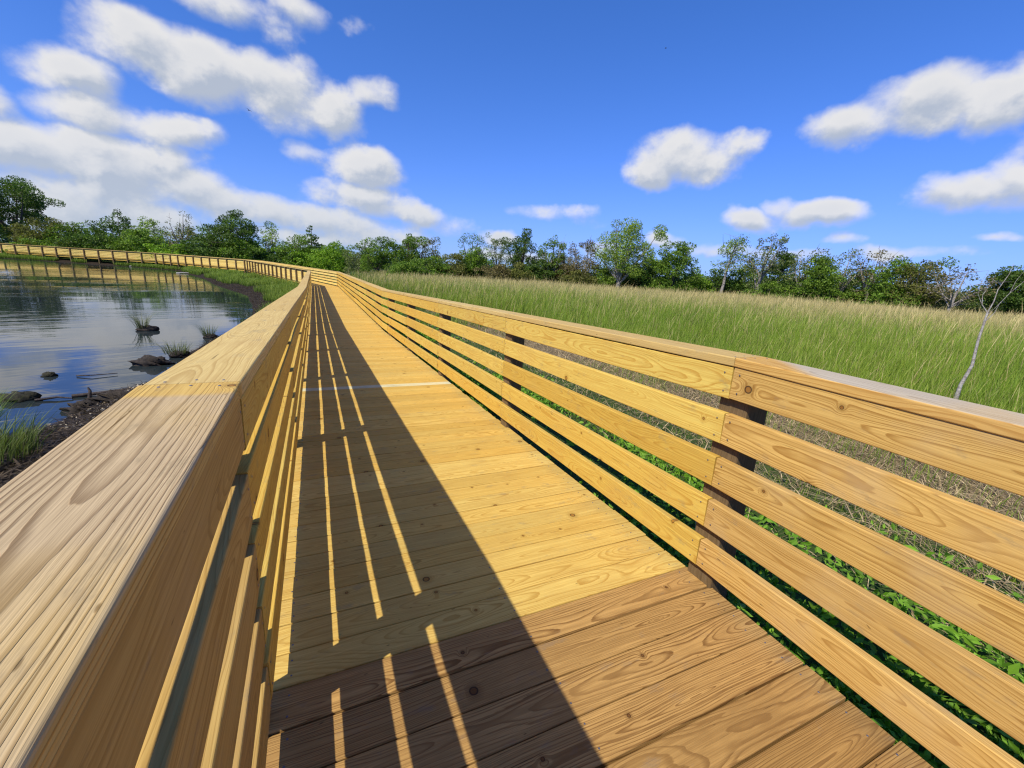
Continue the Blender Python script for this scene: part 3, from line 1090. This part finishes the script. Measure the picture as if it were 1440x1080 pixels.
def tree(az, dist, top_z, half_w, kind, pal, label, seed, trunk_frac=.3, density=1., name='tree', leanx=0., bare=0., group='trees along the far edge of the marsh', leafs=.20, cat='tree'):
    """a trunk with limbs and a crown of leaf clumps. az in degrees from +y, top_z absolute"""
    g = np.random.default_rng(seed)
    dv = dirv(az)
    bx, by = CAM[0] + dist * dv[0], CAM[1] + dist * dv[1]
    zb = float(ground_z(np.array([bx]), np.array([by]))[0]) - .05
    zb = max(zb, ZW - .1)
    H = top_z - zb
    W = half_w
    root = thing(name, label, cat, (bx, by, zb), group)
    side = np.array([dv[1], -dv[0], 0.])          # to the right as seen from the boardwalk
    base = np.array([bx, by, zb])
    ts = TubeSet()
    clumps = []          # centre, radius xyz, weight
    trunk_r = .035 * H * (.5 + .5 * min(1, W / 3))

    def trunk_pt(f):
        return base + np.array([0, 0, H * f]) + side * leanx * H * f ** 1.6 + np.array([g.normal(0, .012), g.normal(0, .012), 0]) * H * f

    if kind == 'conifer':
        tp = [trunk_pt(f) for f in np.linspace(0, .97, 7)]
        ts.add(tp, [trunk_r * (1 - .93 * f) for f in np.linspace(0, 1, 7)])
        for f in np.linspace(.12, .98, 17):
            rw = W * (1 - f) ** .8 * g.uniform(.75, 1.1) + .12
            for k in range(max(2, int(7 * (1 - f) + 2))):
                a = g.uniform(0, 2 * PI)
                rr = rw * g.uniform(.35, .95)
                c = trunk_pt(f) + np.array([math.cos(a) * rr, math.sin(a) * rr, -.12 * rr + g.normal(0, .1)])
                clumps.append((c, np.array([rw * .34 + .15, rw * .34 + .15, .20 + .05 * rw]), 1.))
                if k < 2:
                    ts.add([trunk_pt(f), c], [trunk_r * .22 * (1 - f) + .01, .008], 4)
    elif kind == 'layered':
        tp = [trunk_pt(f) for f in np.linspace(0, .93, 7)]
        ts.add(tp, [trunk_r * (1 - .85 * f) for f in np.linspace(0, 1, 7)])
        nl = 8
        for li, f in enumerate(np.linspace(trunk_frac, .96, nl)):
            prof_ = .22 + .80 * (1 - (f - trunk_frac) / (1 - trunk_frac)) ** .75
            for k in range(6):
                a = g.uniform(0, 2 * PI)
                rr = W * prof_ * g.uniform(.35, 1.)
                c = trunk_pt(f) + np.array([math.cos(a) * rr, math.sin(a) * rr, g.normal(.15, .22)])
                clumps.append((c, np.array([.26 * W + .25, .26 * W + .25, .28 + .03 * H * g.uniform(.5, 1)]), 1.))
                ts.add([trunk_pt(f - .05), (trunk_pt(f) + c) / 2 - np.array([0, 0, .1]), c], [trunk_r * .3 * (1.1 - f) + .015, trunk_r * .18 * (1.1 - f) + .01, .01], 5)
    else:
        # broadleaf: several rising limbs, each with twigs carrying clumps
        tf = trunk_frac
        tp = [trunk_pt(f) for f in np.linspace(0, tf + .25, 5)]
        ts.add(tp, [trunk_r * (1 - .55 * f) for f in np.linspace(0, 1, 5)])
        nlimb = int(g.integers(7, 10))
        for li in range(nlimb):
            a = 2 * PI * (li + g.uniform(-.3, .3)) / nlimb
            f0 = tf * g.uniform(.55, 1.25)
            reach = W * g.uniform(.45, .92)
            zt = g.uniform(.50, .93) if kind != 'bush' else g.uniform(.35, .85)
            if li == 0:
                reach, zt = W * .2, .95
            s0 = trunk_pt(f0)
            e = base + side * leanx * H * zt ** 1.6 + np.array([math.cos(a) * reach, math.sin(a) * reach, H * zt])
            midp = s0 * .45 + e * .55 + np.array([math.cos(a), math.sin(a), 0]) * reach * .12 + np.array([0, 0, .04 * H])
            ts.add([s0, midp, e], [trunk_r * .45, trunk_r * .26, .015], 6)
            for k in range(5):
                t = g.uniform(.35, 1.05)
                q = (s0 * (1 - t) ** 2 + midp * 2 * t * (1 - t) + e * t * t)
                c = q + g.normal(0, 1, 3) * np.array([.26 * W, .26 * W, .075 * H])
                c[2] = min(c[2], base[2] + H * .97)
                ts.add([q, c], [trunk_r * .12 + .006, .006], 4)
                rr = g.uniform(.16, .30) * W
                clumps.append((c, np.array([rr, rr, min(rr * .8, .11 * H) * g.uniform(.7, 1.1)]), 1.))
            clumps.append((e, np.array([.2 * W, .2 * W, .055 * H + .1]), 1.))
        if kind == 'bush':
            for k in range(26):
                a = g.uniform(0, 2 * PI)
                rr = W * math.sqrt(g.uniform(.1, 1))
                zf = g.uniform(.06, .95) * math.sqrt(max(.05, 1 - (rr / W / 1.12) ** 2))
                clumps.append((base + np.array([math.cos(a) * rr, math.sin(a) * rr, H * zf]), np.array([.25 * W, .25 * W, .13 * H]), 1.))
    # clumps filling the crown so that it reads as a whole with a ragged outline
    if kind != 'conifer' and density > .5:
        zlo = .10 if kind == 'bush' else max(.12, trunk_frac * .75)
        nf = int((34 if kind != 'bush' else 24) * min(1.4, density))
        for k in range(nf):
            f = g.uniform(0, 1)
            zf = zlo + (.93 - zlo) * f ** 1.25
            prof2 = math.sqrt(max(.04, 1 - (2 * (f * .86 + .10) - .92) ** 2)) if kind != 'layered' else (1.02 - .62 * f) * (.8 + .25 * math.sin(f * 19 + seed))
            a = g.uniform(0, 2 * PI)
            rr = W * prof2 * math.sqrt(g.uniform(.05, 1)) * .88
            c = base + side * leanx * H * zf ** 1.6 + np.array([math.cos(a) * rr, math.sin(a) * rr, H * zf])
            q = g.uniform(.13, .25) * W
            clumps.append((c, np.array([q, q, min(q * .75, .09 * H)]), 1.))
    # twigs without leaves
    for k in range(int(30 * bare)):
        c, r, _ = clumps[int(g.integers(0, len(clumps)))]
        q = c + g.normal(0, 1, 3) * r * .4
        e = c + g.normal(0, 1, 3) * r * 1.3 + np.array([0, 0, r[2] * 1.2])
        ts.add([q, (q + e) / 2 + g.normal(0, .08, 3), e], [.03, .02, .006], 4)
    ts.build('trunk', M_palebark if (bare > .3 or pal in ('grey',)) else M_bark, root)
    # leaves
    PL, CL = [], []
    c0, c1 = PALETTE[pal]
    tot = 0
    for c, r, w in clumps:
        vol = float(np.prod(r)) ** (2 / 3)
        nleaf = int(np.clip(.85 * vol * 12.5 * density / leafs ** 2, 16, 520))
        d = g.normal(0, 1, (nleaf, 3))
        d /= np.linalg.norm(d, axis=1)[:, None]
        rad = g.uniform(.35, 1, nleaf)[:, None] ** .5
        PL.append(c + d * r * rad)
        tone = g.uniform(.72, 1.25)
        CL.append(np.full(nleaf, tone))
        tot += nleaf
    PL = np.concatenate(PL)
    CL = np.concatenate(CL)
    PL[:, 2] = np.maximum(PL[:, 2], zb + .05)
    V, F, Cc = leaf_quads(PL, np.full(len(PL), leafs), np.array([0, 0, .6]), c0, c1, .22, .62, g)
    t4 = np.repeat(CL, 4)[:, None]
    Cc[:, :3] = np.clip(Cc[:, :3] * t4, 0, 1)
    V = V - base
    mesh_obj('crown', np_mesh('crown', V, F, M_leaf, dict(col=('FLOAT_COLOR', Cc))), root)
    return root


#   az, dist, elevation of the top, half_w, kind, palette, trunk_frac, density, lean, bare, label
TREES = [
    (-23.3, 92, 5.2, 5.6, 'broad', 'dark', .22, 1.3, 0, 0, 'big rounded dark oak at the left edge of the photo, tallest tree of all'),
    (-19.6, 100, 2.0, 3.9, 'bush', 'mid', .2, 1.3, 0, 0, 'low rounded mid green tree just right of the big oak'),
    (-16.8, 98, 3.5, 3.0, 'broad', 'dark', .15, 1.2, -.02, .4, 'ragged dark tree with a bare branch sticking up left'),
    (-14.4, 102, 2.9, 4.2, 'broad', 'light', .2, .75, 0, .2, 'loose yellow green tree between the ragged dark tree and the brownish tree'),
    (-11.9, 98, 4.0, 3.0, 'broad', 'brown', .3, .45, 0, .9, 'thin brownish half bare tree left of the broad dark tree'),
    (-7.4, 90, 4.7, 4.6, 'broad', 'dark', .15, 1.35, 0, 0, 'broad dark tree, tallest above the short middle run'),
    (-3.8, 94, 3.5, 3.0, 'broad', 'light', .2, .55, .05, .4, 'pale sparse light green tree right of the broad dark tree'),
    (0.3, 92, 3.9, 3.4, 'conifer', 'dark', .1, 1.6, 0, 0, 'narrow pointed dark cedar above the boardwalk bend'),
    (-1.6, 88, 2.7, 2.9, 'broad', 'mid', .2, .9, 0, .1, 'mid green tree left of the narrow pointed cedar'),
    (2.2, 82, 2.2, 3.6, 'bush', 'bright', .2, 1.2, 0, 0, 'bright green shrub directly behind the boardwalk bend'),
    (7.6, 72, 3.1, 3.2, 'broad', 'mid', .15, 1.3, 0, 0, 'full mid green tree, first right of the sky gap'),
    (11.0, 70, 3.9, 2.9, 'broad', 'mid', .15, 1.4, 0, 0, 'dense green round-topped tree, second right of the sky gap'),
    (14.0, 70, 3.7, 2.3, 'broad', 'brown', .2, .9, 0, .3, 'olive brown tree, third right of the sky gap'),
    (19.0, 72, 4.6, 2.7, 'broad', 'mid', .3, .6, 0, .3, 'open-topped tree with loose tufts left of the dark spreading tree'),
    (19.8, 66, 2.9, 1.9, 'broad', 'bright', .15, 1.3, 0, 0, 'low bright green tree in front of the open-topped tree'),
    (25.7, 66, 5.5, 3.1, 'broad', 'dark', .25, 1.3, 0, 0, 'dark spreading tree with reddish shrub at its foot'),
    (29.4, 65, 5.0, 2.3, 'broad', 'mid', .2, 1.0, 0, .5, 'green tree with pale bare branches right of the dark spreading tree'),
    (33.7, 62, 4.5, 2.9, 'broad', 'rust', .2, .8, 0, .6, 'reddish brown scrubby tree left of the tall leaning tree'),
    (38.2, 60, 7.2, 4.0, 'broad', 'light', .25, .95, .10, .5, 'tall light green tree leaning right, highest over the reeds'),
    (44.8, 60, 4.6, 3.4, 'broad', 'mid', .15, 1.4, 0, 0, 'full dark green tree just right of the tall leaning tree'),
    (50.2, 62, 5.4, 2.2, 'layered', 'light', .55, .35, .12, .5, 'thin trunked tree carrying two separate leaf tufts'),
    (53.9, 60, 6.0, 2.3, 'broad', 'grey', .35, .9, .05, .7, 'slender grey green tree with pale trunk right of the tufted tree'),
    (57.8, 62, 4.5, 2.0, 'broad', 'grey', .35, .75, .15, .9, 'leaning grey tree with few leaves over the green thicket'),
    (61.5, 64, 4.5, 2.4, 'broad', 'grey', .35, .6, 0, .9, 'silvery half dead tree left of the rusty topped tree'),
    (63.8, 64, 4.4, 1.9, 'broad', 'rust', .35, .55, 0, .6, 'narrow rusty topped tree above the thicket'),
    (65.8, 62, 3.8, 3.0, 'broad', 'mid', .2, 1.1, 0, .2, 'olive green spreading tree right of the rusty topped tree'),
    (67.6, 60, 3.4, 2.5, 'broad', 'brown', .25, .9, 0, .3, 'brown green spreading tree near the right end of the line'),
    (70.0, 58, 3.4, 2.4, 'broad', 'rust', .3, .3, .06, 1., 'nearly bare reddish tree standing behind the dead sapling'),
    (73.6, 64, 2.6, 4.0, 'layered', 'dark', .08, 1.5, 0, 0, 'wide dark low tree at the right edge of the photo'),
    (5.4, 78, 1.9, 2.2, 'bush', 'grey', .2, .9, 0, .2, 'small grey green tree at the left foot of the first full tree'),
    (22.8, 74, 4.3, 2.4, 'broad', 'grey', .25, .7, 0, .5, 'pale grey green tree half hidden left of the dark spreading tree'),
    (55.9, 66, 3.7, 2.8, 'layered', 'dark', .15, 1.2, 0, .2, 'dark tree between the slender grey tree and the leaning grey tree'),
    (59.6, 60, 3.3, 2.6, 'layered', 'mid', .12, 1.3, 0, 0, 'dense green tree with a flat top between two grey trees'),
    (41.5, 66, 3.2, 2.4, 'broad', 'dark', .2, 1.2, 0, .2, 'dark tree filling the gap right of the leaning tree trunk'),
    (31.6, 70, 4.3, 2.2, 'broad', 'grey', .3, .5, 0, .8, 'grey twiggy tree behind the reddish scrubby tree'),
    (-9.8, 100, 3.0, 3.2, 'broad', 'mid', .2, .8, 0, .3, 'mid green tree between the brownish tree and the broad dark tree'),
    (-21.4, 84, 2.2, 3.0, 'bush', 'brown', .2, 1.1, 0, 0, 'olive shrubby tree below the right side of the big oak'),
]
for i, (az, ds, el_, hw, kd, pl, tf, de, ln, br, lab) in enumerate(TREES):
    if az < 5:
        d2 = max(ds, walk_dist(az) + (9 if kd == 'bush' else 14) + (i % 3) * 2)
        hw *= d2 / ds
        ds = d2
    nm = {'conifer': 'cedar_tree', 'layered': 'spreading_tree', 'bush': 'shrub_tree'}.get(kd, 'broadleaf_tree')
    tz = CAM[2] + ds * math.tan(math.radians(el_))
    lf = .26 if ds > 80 else .19
    tree(az, ds, tz, hw, kd, pl, lab, 100 + i, tf, de, nm, ln, br, leafs=lf)

# understory shrubs in front of and between the trees
NEAR_TXT = ['below the big oak', 'below the low rounded tree', 'below the ragged dark tree', 'below the loose yellow green tree', 'below the brownish tree', 'left below the broad dark tree',
            'right below the broad dark tree', 'below the pale sparse tree', 'below the pointed cedar']
pal_cycle = ['mid', 'dark', 'mid', 'bright', 'dark', 'mid', 'dark', 'bright', 'mid']
for i, az in enumerate([-21.8, -18.5, -15.6, -12.6, -9.9, -6.6, -3.3, -.4, 2.8]):
    tree(az, max(88, walk_dist(az) + 6 + (i % 3)), 2.5 + .9 * ((i * 7) % 3), 4.2, 'bush', pal_cycle[i], '%s green shrub %s behind the far boardwalk' % ({'mid': 'mid', 'dark': 'dark', 'bright': 'bright'}[pal_cycle[i]], NEAR_TXT[i]),
         300 + i, .15, 1.2, 'shrub', group='shrubs below the trees', leafs=.30, cat='shrub')
NEAR_TXT2 = ['below the first full tree right of the sky gap', 'below the round-topped tree', 'below the olive brown tree', 'below the open-topped tree', 'left below the dark spreading tree', 'right below the dark spreading tree',
             'below the tree with pale bare branches', 'below the reddish scrubby tree', 'left below the tall leaning tree', 'right below the tall leaning tree', 'below the full dark green tree', 'right of the full dark green tree',
             'below the two-tufted tree', 'below the slender grey green tree', 'left below the leaning grey tree', 'below the leaning grey tree', 'left below the silvery half dead tree', 'below the silvery half dead tree',
             'below the rusty topped tree', 'below the olive spreading tree', 'below the brown green spreading tree', 'left below the nearly bare reddish tree']
pal2 = ['mid', 'mid', 'brown', 'dark', 'rust', 'brown', 'dark', 'rust', 'brown', 'mid', 'brown', 'dark', 'mid', 'bright', 'dark', 'mid', 'mid', 'dark', 'mid', 'bright', 'mid', 'grey']
words = {'mid': 'mid green', 'dark': 'dark green', 'bright': 'bright green', 'brown': 'olive brown', 'rust': 'reddish brown', 'grey': 'grey green'}
for i, t in enumerate(NEAR_TXT2):
    az = 11.5 + i * 2.72
    tree(az, 60 + (i % 4) * 2.2, 2.3 + .62 * ((i * 5) % 4), 2.8, 'bush', pal2[i], '%s shrub %s by the reeds' % (words[pal2[i]], t), 400 + i, .15, 1.25, 'shrub', group='shrubs below the trees', leafs=.22, cat='shrub')

# far wood seen through the gaps: reads as one mass
PL, CA = [], []
for az in np.arange(-60, 95, .30):
    a = math.radians(az + RNG.uniform(-.15, .15))
    dd = RNG.uniform(230, 300)
    H = RNG.uniform(5, 8.5) * (1 + .25 * math.sin(az * .7))
    nleaf = 150
    c = np.array([CAM[0] + dd * math.sin(a), CAM[1] + dd * math.cos(a), -.9 + H * .5])
    PL.append(c + RNG.normal(0, 1, (nleaf, 3)) * np.array([2.2, 2.2, H * .26]))
PL = np.concatenate(PL)
PL[:, 2] = np.maximum(PL[:, 2], -1.0)
V, F, Cc = leaf_quads(PL, np.full(len(PL), 1.0), np.array([0, 0, .5]), (.03, .06, .025), (.07, .11, .045), .2, .8)
tag(mesh_obj('distant_wood', np_mesh('distant_wood', V, F, M_leaf, dict(col=('FLOAT_COLOR', Cc)))), 'distant low dark wood showing in the gaps beyond the tree line', 'wood', kind='stuff')

# dead sapling standing in the reeds
root = thing('dead_sapling', 'bare white dead sapling with forked twigs standing alone in the reeds', 'dead tree', (10.05, 2.27, -.76))
sap = TubeSet()
b0 = np.array([10.05, 2.27, -.76])
sd_ = np.array([.31, -.95, 0.])        # to the right as seen from the deck


def sp_(r, z):
    return b0 + sd_ * r + np.array([0, 0, z])


trunk = [sp_(-.06, 0), sp_(.03, .34), sp_(.03, .62), sp_(.09, 1.0), sp_(.06, 1.45), sp_(.06, 1.95)]
sap.add(trunk, [.036, .034, .029, .024, .019, .015], 9)
sap.build('trunk', M_birch, root)
for pts, rr in (([sp_(.06, 1.95), sp_(-.04, 2.08), sp_(-.07, 2.25), sp_(-.02, 2.42)], .011), ([sp_(.06, 1.95), sp_(.09, 2.15), sp_(.09, 2.35), sp_(.16, 2.62), sp_(.17, 2.78)], .011),
                ([sp_(.06, 1.9), sp_(.16, 2.1), sp_(.24, 2.3), sp_(.36, 2.52), sp_(.44, 2.70), sp_(.47, 2.84)], .007), ([sp_(.07, 1.8), sp_(.14, 1.95), sp_(.17, 2.15)], .007),
                ([sp_(-.05, 2.1), sp_(-.13, 2.26), sp_(-.13, 2.5), sp_(-.09, 2.66)], .005), ([sp_(.24, 2.3), sp_(.26, 2.5), sp_(.31, 2.66)], .0045), ([sp_(.03, .34), sp_(-.14, .14), sp_(-.24, -.02)], .018),
                ([sp_(.03, .36), sp_(.13, .2), sp_(.16, .0)], .014)):
    ts = TubeSet()
    ts.add(pts, [rr * (1 - .75 * i / (len(pts) - 1)) for i in range(len(pts))], 6)
    ts.build('branch', M_birch, root)

# birds: dark specks high in the sky
M_bird = plain_mat('bird_feathers', (.03, .028, .027), .8)
for (az, el, dd, lab) in ((-4.95, 14.3, 70, 'tiny dark bird flying in front of the left cloud bank'), (40.3, 23.7, 90, 'tiny dark bird high in the open blue sky')):
    a, e = math.radians(az), math.radians(el)
    c = CAM + dd * np.array([math.sin(a) * math.cos(e), math.cos(a) * math.cos(e), math.sin(e)])
    # body as a spindle, two swept wings with thickness
    V, F = tube([(0, -.16, 0), (0, -.08, .01), (0, .02, .015), (0, .10, .01), (0, .15, 0)], [.008, .035, .045, .03, .008], 8)
    ws = []
    for s in (-1, 1):
        w = np.array([(s * .03, .06, .01), (s * .03, -.05, .01), (s * .20, .03, .10), (s * .20, -.05, .10), (s * .38, -.04, .05), (s * .38, -.08, .05)])
        k0 = len(V)
        V = np.concatenate([V, w, w + np.array([0, 0, .012])])
        q = [(0, 2, 3, 1), (2, 4, 5, 3)]
        F = np.concatenate([F, np.array([[k0 + i for i in f] for f in q] + [[k0 + 6 + i for i in f[::-1]] for f in q] + [[k0, k0 + 6, k0 + 8, k0 + 2], [k0 + 2, k0 + 8, k0 + 10, k0 + 4], [k0 + 1, k0 + 3, k0 + 9, k0 + 7], [k0 + 3, k0 + 5, k0 + 11, k0 + 9], [k0 + 4, k0 + 10, k0 + 11, k0 + 5]])])
    o = tag(mesh_obj('bird', np_mesh('bird', V, F, M_bird)), lab, 'bird', 'birds in the sky')
    o.location = c
    o.rotation_euler = (.2, .5, az * .1)

# ------------------------------------------------------------------ sky with clouds, sun
SUN_DIR = np.array([-.826, -.37, 1.])
sun_el = math.asin(1 / np.linalg.norm(SUN_DIR))
w = bpy.data.worlds.new('World')
scene.world = w
w.use_nodes = True
N = NT(w)
for nd in list(N.n):
    N.n.remove(nd)
sky = N.new('ShaderNodeTexSky', sky_type='NISHITA')
sky.sun_disc = False
sky.sun_elevation = sun_el
sky.sun_rotation = math.atan2(SUN_DIR[0], SUN_DIR[1])
sky.air_density = 1.0
sky.dust_density = .35
sky.ozone_density = 3.0
sky.altitude = 0
hs = N.new('ShaderNodeHueSaturation')
hs.inputs['Saturation'].default_value = 1.22
hs.inputs['Value'].default_value = 1.0
N.l.new(sky.outputs[0], hs.inputs['Color'])

# clouds: (azimuth, elevation, half width, half height) in degrees
CLOUDS = [(36.0, 3.4, 5.0, .8, .55), (47.5, 4.2, 4.0, .7, .5), (56.5, 3.8, 3.6, .6, .5), (66.0, 4.4, 3.5, .6, .5), (33.0, 6.4, 2.6, .7, .4), (25.0, 2.4, 6.0, .8, .5),
          (-18.3, 14.3, 3.2, 1.5, 0.8),
          (-12.3, 17.2, 4.6, 2.2, 1.0),
          (-7.7, 16.6, 4.5, 2.7, 1.0),
          (-2.2, 16.4, 5.7, 3.1, 1.0),
          (1.5, 15.5, 4.3, 2.8, 1.0),
          (8.2, 18.2, 2.6, 1.4, 0.7),
          (-16.6, 11.7, 4.3, 1.6, 0.9),
          (-11.9, 11.3, 3.7, 1.4, 0.9),
          (-22.5, 7.6, 3.4, 2.3, 1.0),
          (-19.0, 7.4, 5.4, 2.3, 1.0),
          (-14.0, 7.3, 5.1, 2.8, 1.0),
          (-10.3, 6.3, 4.0, 2.0, 1.0),
          (-19.5, 4.5, 6.5, 2.5, 0.9),
          (-4.8, 22.2, 4.2, 1.3, 0.6),
          (0.3, 23.6, 2.8, 1.3, 0.6),
          (-2.3, 21.5, 1.5, 1.1, 0.5),
          (4.9, 23.4, 1.5, 0.8, 0.3),
          (6.0, 10.5, 4.3, 2.4, 1.1),
          (0.8, 11.2, 1.9, 1.0, 0.6),
          (4.5, 7.8, 6.0, 1.5, 0.9),
          (-2.7, 5.0, 8.6, 1.8, 0.9),
          (-8.2, 5.7, 3.2, 1.5, 0.9),
          (-17.4, 2.8, 8.3, 1.8, 0.8),
          (11.0, 6.4, 5.6, 1.4, 0.8),
          (17.2, 5.3, 2.8, 1.3, 0.7),
          (29.0, 7.5, 4.4, 1.0, 0.6),
          (22.5, 4.4, 2.7, 0.8, 0.6),
          (44.9, 13.9, 5.8, 2.6, 1.0),
          (41.2, 12.7, 3.1, 1.6, 0.9),
          (49.1, 14.9, 2.7, 1.5, 0.9),
          (64.3, 16.5, 4.9, 2.4, 1.0),
          (59.9, 15.7, 4.0, 1.7, 0.9),
          (69.1, 16.0, 3.1, 2.3, 1.0),
          (69.5, 9.4, 4.0, 1.6, 1.0),
          (71.7, 10.3, 2.0, 1.7, 1.0),
          (58.7, 8.0, 3.7, 1.3, 1.0),
          (51.5, 7.3, 2.5, 1.1, 0.8),
          (54.7, 8.7, 1.3, 0.9, 0.5),
          (60.7, 5.5, 1.6, 0.6, 0.6),
          (43.5, 4.8, 2.3, 0.7, 0.6),
          (71.4, 5.8, 1.1, 0.4, 0.4),
          (-24.6, 11.2, 2.6, 1.9, 0.9),
          (-26.5, 3.9, 4.1, 3.1, 1.0),
          (-25.5, 2.0, 4.8, 2.2, 0.9),
          (6.8, 3.8, 7.6, 1.5, 0.7),
          (-1.0, 2.4, 9.4, 1.1, 0.7),
          (73.6, 12.5, 2.9, 2.6, 0.9)]


def cloud_group():
    g = bpy.data.node_groups.new('cloud_density', 'ShaderNodeTree')
    g.interface.new_socket('Dir', in_out='INPUT', socket_type='NodeSocketVector')
    g.interface.new_socket('Density', in_out='OUTPUT', socket_type='NodeSocketFloat')

    class H:
        node_tree = g
    G = NT(H)
    gi = G.new('NodeGroupInput')
    go = G.new('NodeGroupOutput')
    d = gi.outputs[0]
    sc = G.vmath('MULTIPLY', d, (1., 1., 1.25))
    wn = G.noise(sc, 8., 4., .55)
    wv = G.vmath('SCALE', G.vmath('SUBTRACT', wn.outputs['Color'], (.5, .5, .5)), .055)
    D = G.vmath('ADD', d, wv)
    wn2 = G.noise(sc, 30., 3., .6)
    E = G.vmath('ADD', sc, G.vmath('SCALE', G.vmath('SUBTRACT', wn2.outputs['Color'], (.5, .5, .5)), .03))
    acc = None
    for az, el, sa, sb, wt in CLOUDS:
        a, e = math.radians(az), math.radians(el)
        u = Vector((math.cos(a), -math.sin(a), 0)) / math.radians(sa * 1.2)
        v = Vector((-math.sin(a) * math.sin(e), -math.cos(a) * math.sin(e), math.cos(e))) / math.radians(sb * 1.2)
        c = Vector((math.sin(a) * math.cos(e), math.cos(a) * math.cos(e), math.sin(e)))
        t = G.vmath('SUBTRACT', D, tuple(c))
        q = G.comb(G.vmath('DOT_PRODUCT', t, tuple(u), out=1), G.vmath('DOT_PRODUCT', t, tuple(v), out=1), G.vmath('DOT_PRODUCT', t, tuple(c * 2.), out=1))
        l2 = G.vmath('DOT_PRODUCT', q, q, out=1)
        val = G.math('MULTIPLY_ADD', l2, -wt, wt)
        if acc is None:
            acc = val
        else:
            acc = G.math('SMOOTH_MAX', acc, val, .25)
    puff = None
    for sc_, am in ((13., 1.0),):
        vo = G.new('ShaderNodeTexVoronoi', feature='SMOOTH_F1')
        vo.inputs['Smoothness'].default_value = .6
        G.l.new(E, vo.inputs['Vector'])
        vo.inputs['Scale'].default_value = sc_
        p_ = G.math('MULTIPLY_ADD', vo.outputs['Distance'], -am, am * .46)
        puff = p_ if puff is None else G.math('ADD', puff, p_)
    n2 = G.noise(sc, 30., 7., .58)
    n3 = G.noise(sc, 6., 3., .5)
    den = G.math('ADD', acc, puff)
    den = G.math('ADD', den, G.math('MULTIPLY', G.math('SUBTRACT', n2.outputs[0], .5), .85))
    den = G.math('ADD', den, G.math('MULTIPLY', G.math('SUBTRACT', n3.outputs[0], .5), .9))
    G.l.new(den, go.inputs[0])
    return g


CG = cloud_group()
dirn = N.new('ShaderNodeTexCoord').outputs['Generated']
g1 = N.new('ShaderNodeGroup', node_tree=CG)
N.l.new(dirn, g1.inputs[0])
g2 = N.new('ShaderNodeGroup', node_tree=CG)
N.l.new(N.vmath('ADD', dirn, (-.012, -.005, .017)), g2.inputs[0])
den = g1.outputs[0]
alpha = N.smooth(den, -.20, .80)
alpha = N.math('MULTIPLY', alpha, .95)
shade = N.math('SUBTRACT', den, g2.outputs[0])
lit = N.smooth(shade, -.45, .40)
thick = N.smooth(den, .3, 1.25)
lit = N.math('SUBTRACT', lit, N.math('MULTIPLY', thick, .22))
dz = N.sep(dirn)[2]
ccol = N.mix(lit, (.60, .67, .79, 1), (1.10, 1.08, 1.05, 1))
ccol = N.mix(N.smooth(dz, .0, .20, .50, 0.), ccol, (.62, .72, .88, 1))
bg1 = N.new('ShaderNodeBackground')
bg1.inputs['Strength'].default_value = .10
sk = N.vmath('MULTIPLY', hs.outputs[0], (.86, 1.12, 1.55))
sk = N.vmath('DIVIDE', sk, N.vmath('ADD', N.vmath('MULTIPLY', sk, (.19, .105, .012)), (1., 1., 1.)))
N.l.new(sk, bg1.inputs['Color'])
bg2 = N.new('ShaderNodeBackground')
bg2.inputs['Strength'].default_value = .62
N.l.new(ccol, bg2.inputs['Color'])
mx = N.new('ShaderNodeMixShader')
N.l.new(alpha, mx.inputs[0])
N.l.new(bg1.outputs[0], mx.inputs[1])
N.l.new(bg2.outputs[0], mx.inputs[2])
out = N.new('ShaderNodeOutputWorld')
N.l.new(mx.outputs[0], out.inputs['Surface'])

sun = bpy.data.lights.new('sun', 'SUN')
sun.energy = 4.2
sun.angle = math.radians(.55)
sun.color = (1., .94, .83)
so = link(bpy.data.objects.new('sun', sun))
so.rotation_euler = Vector(tuple(SUN_DIR)).to_track_quat('Z', 'Y').to_euler()
so.location = (-20, -10, 30)

# ------------------------------------------------------------------ camera
cam = bpy.data.cameras.new('camera')
cam.sensor_width = 36
cam.lens = 36 * 599.3 / 1440
cam.clip_start = .02
cam.clip_end = 6000
co = link(bpy.data.objects.new('camera', cam))
right = Vector((0.90787464, -0.41469425, 0.06158182))
down = Vector((-0.05041407, -0.25381097, -0.96593913))
fwd = Vector((0.41619955, 0.87384705, -0.25133497))
M = Matrix((right, -down, -fwd)).transposed().to_4x4()
M.translation = Vector(tuple(CAM))
co.matrix_world = M
scene.camera = co

scene.view_settings.view_transform = 'Standard'
scene.view_settings.look = 'None'
scene.view_settings.exposure = .35
scene.view_settings.gamma = 1.
scene.cycles.use_denoising = True
scene.cycles.denoising_prefilter = 'NONE'
scene.cycles.filter_width = 1.25
scene.cycles.max_bounces = 6
scene.cycles.transparent_max_bounces = 6
scene.cycles.caustics_reflective = False
scene.cycles.caustics_refractive = False
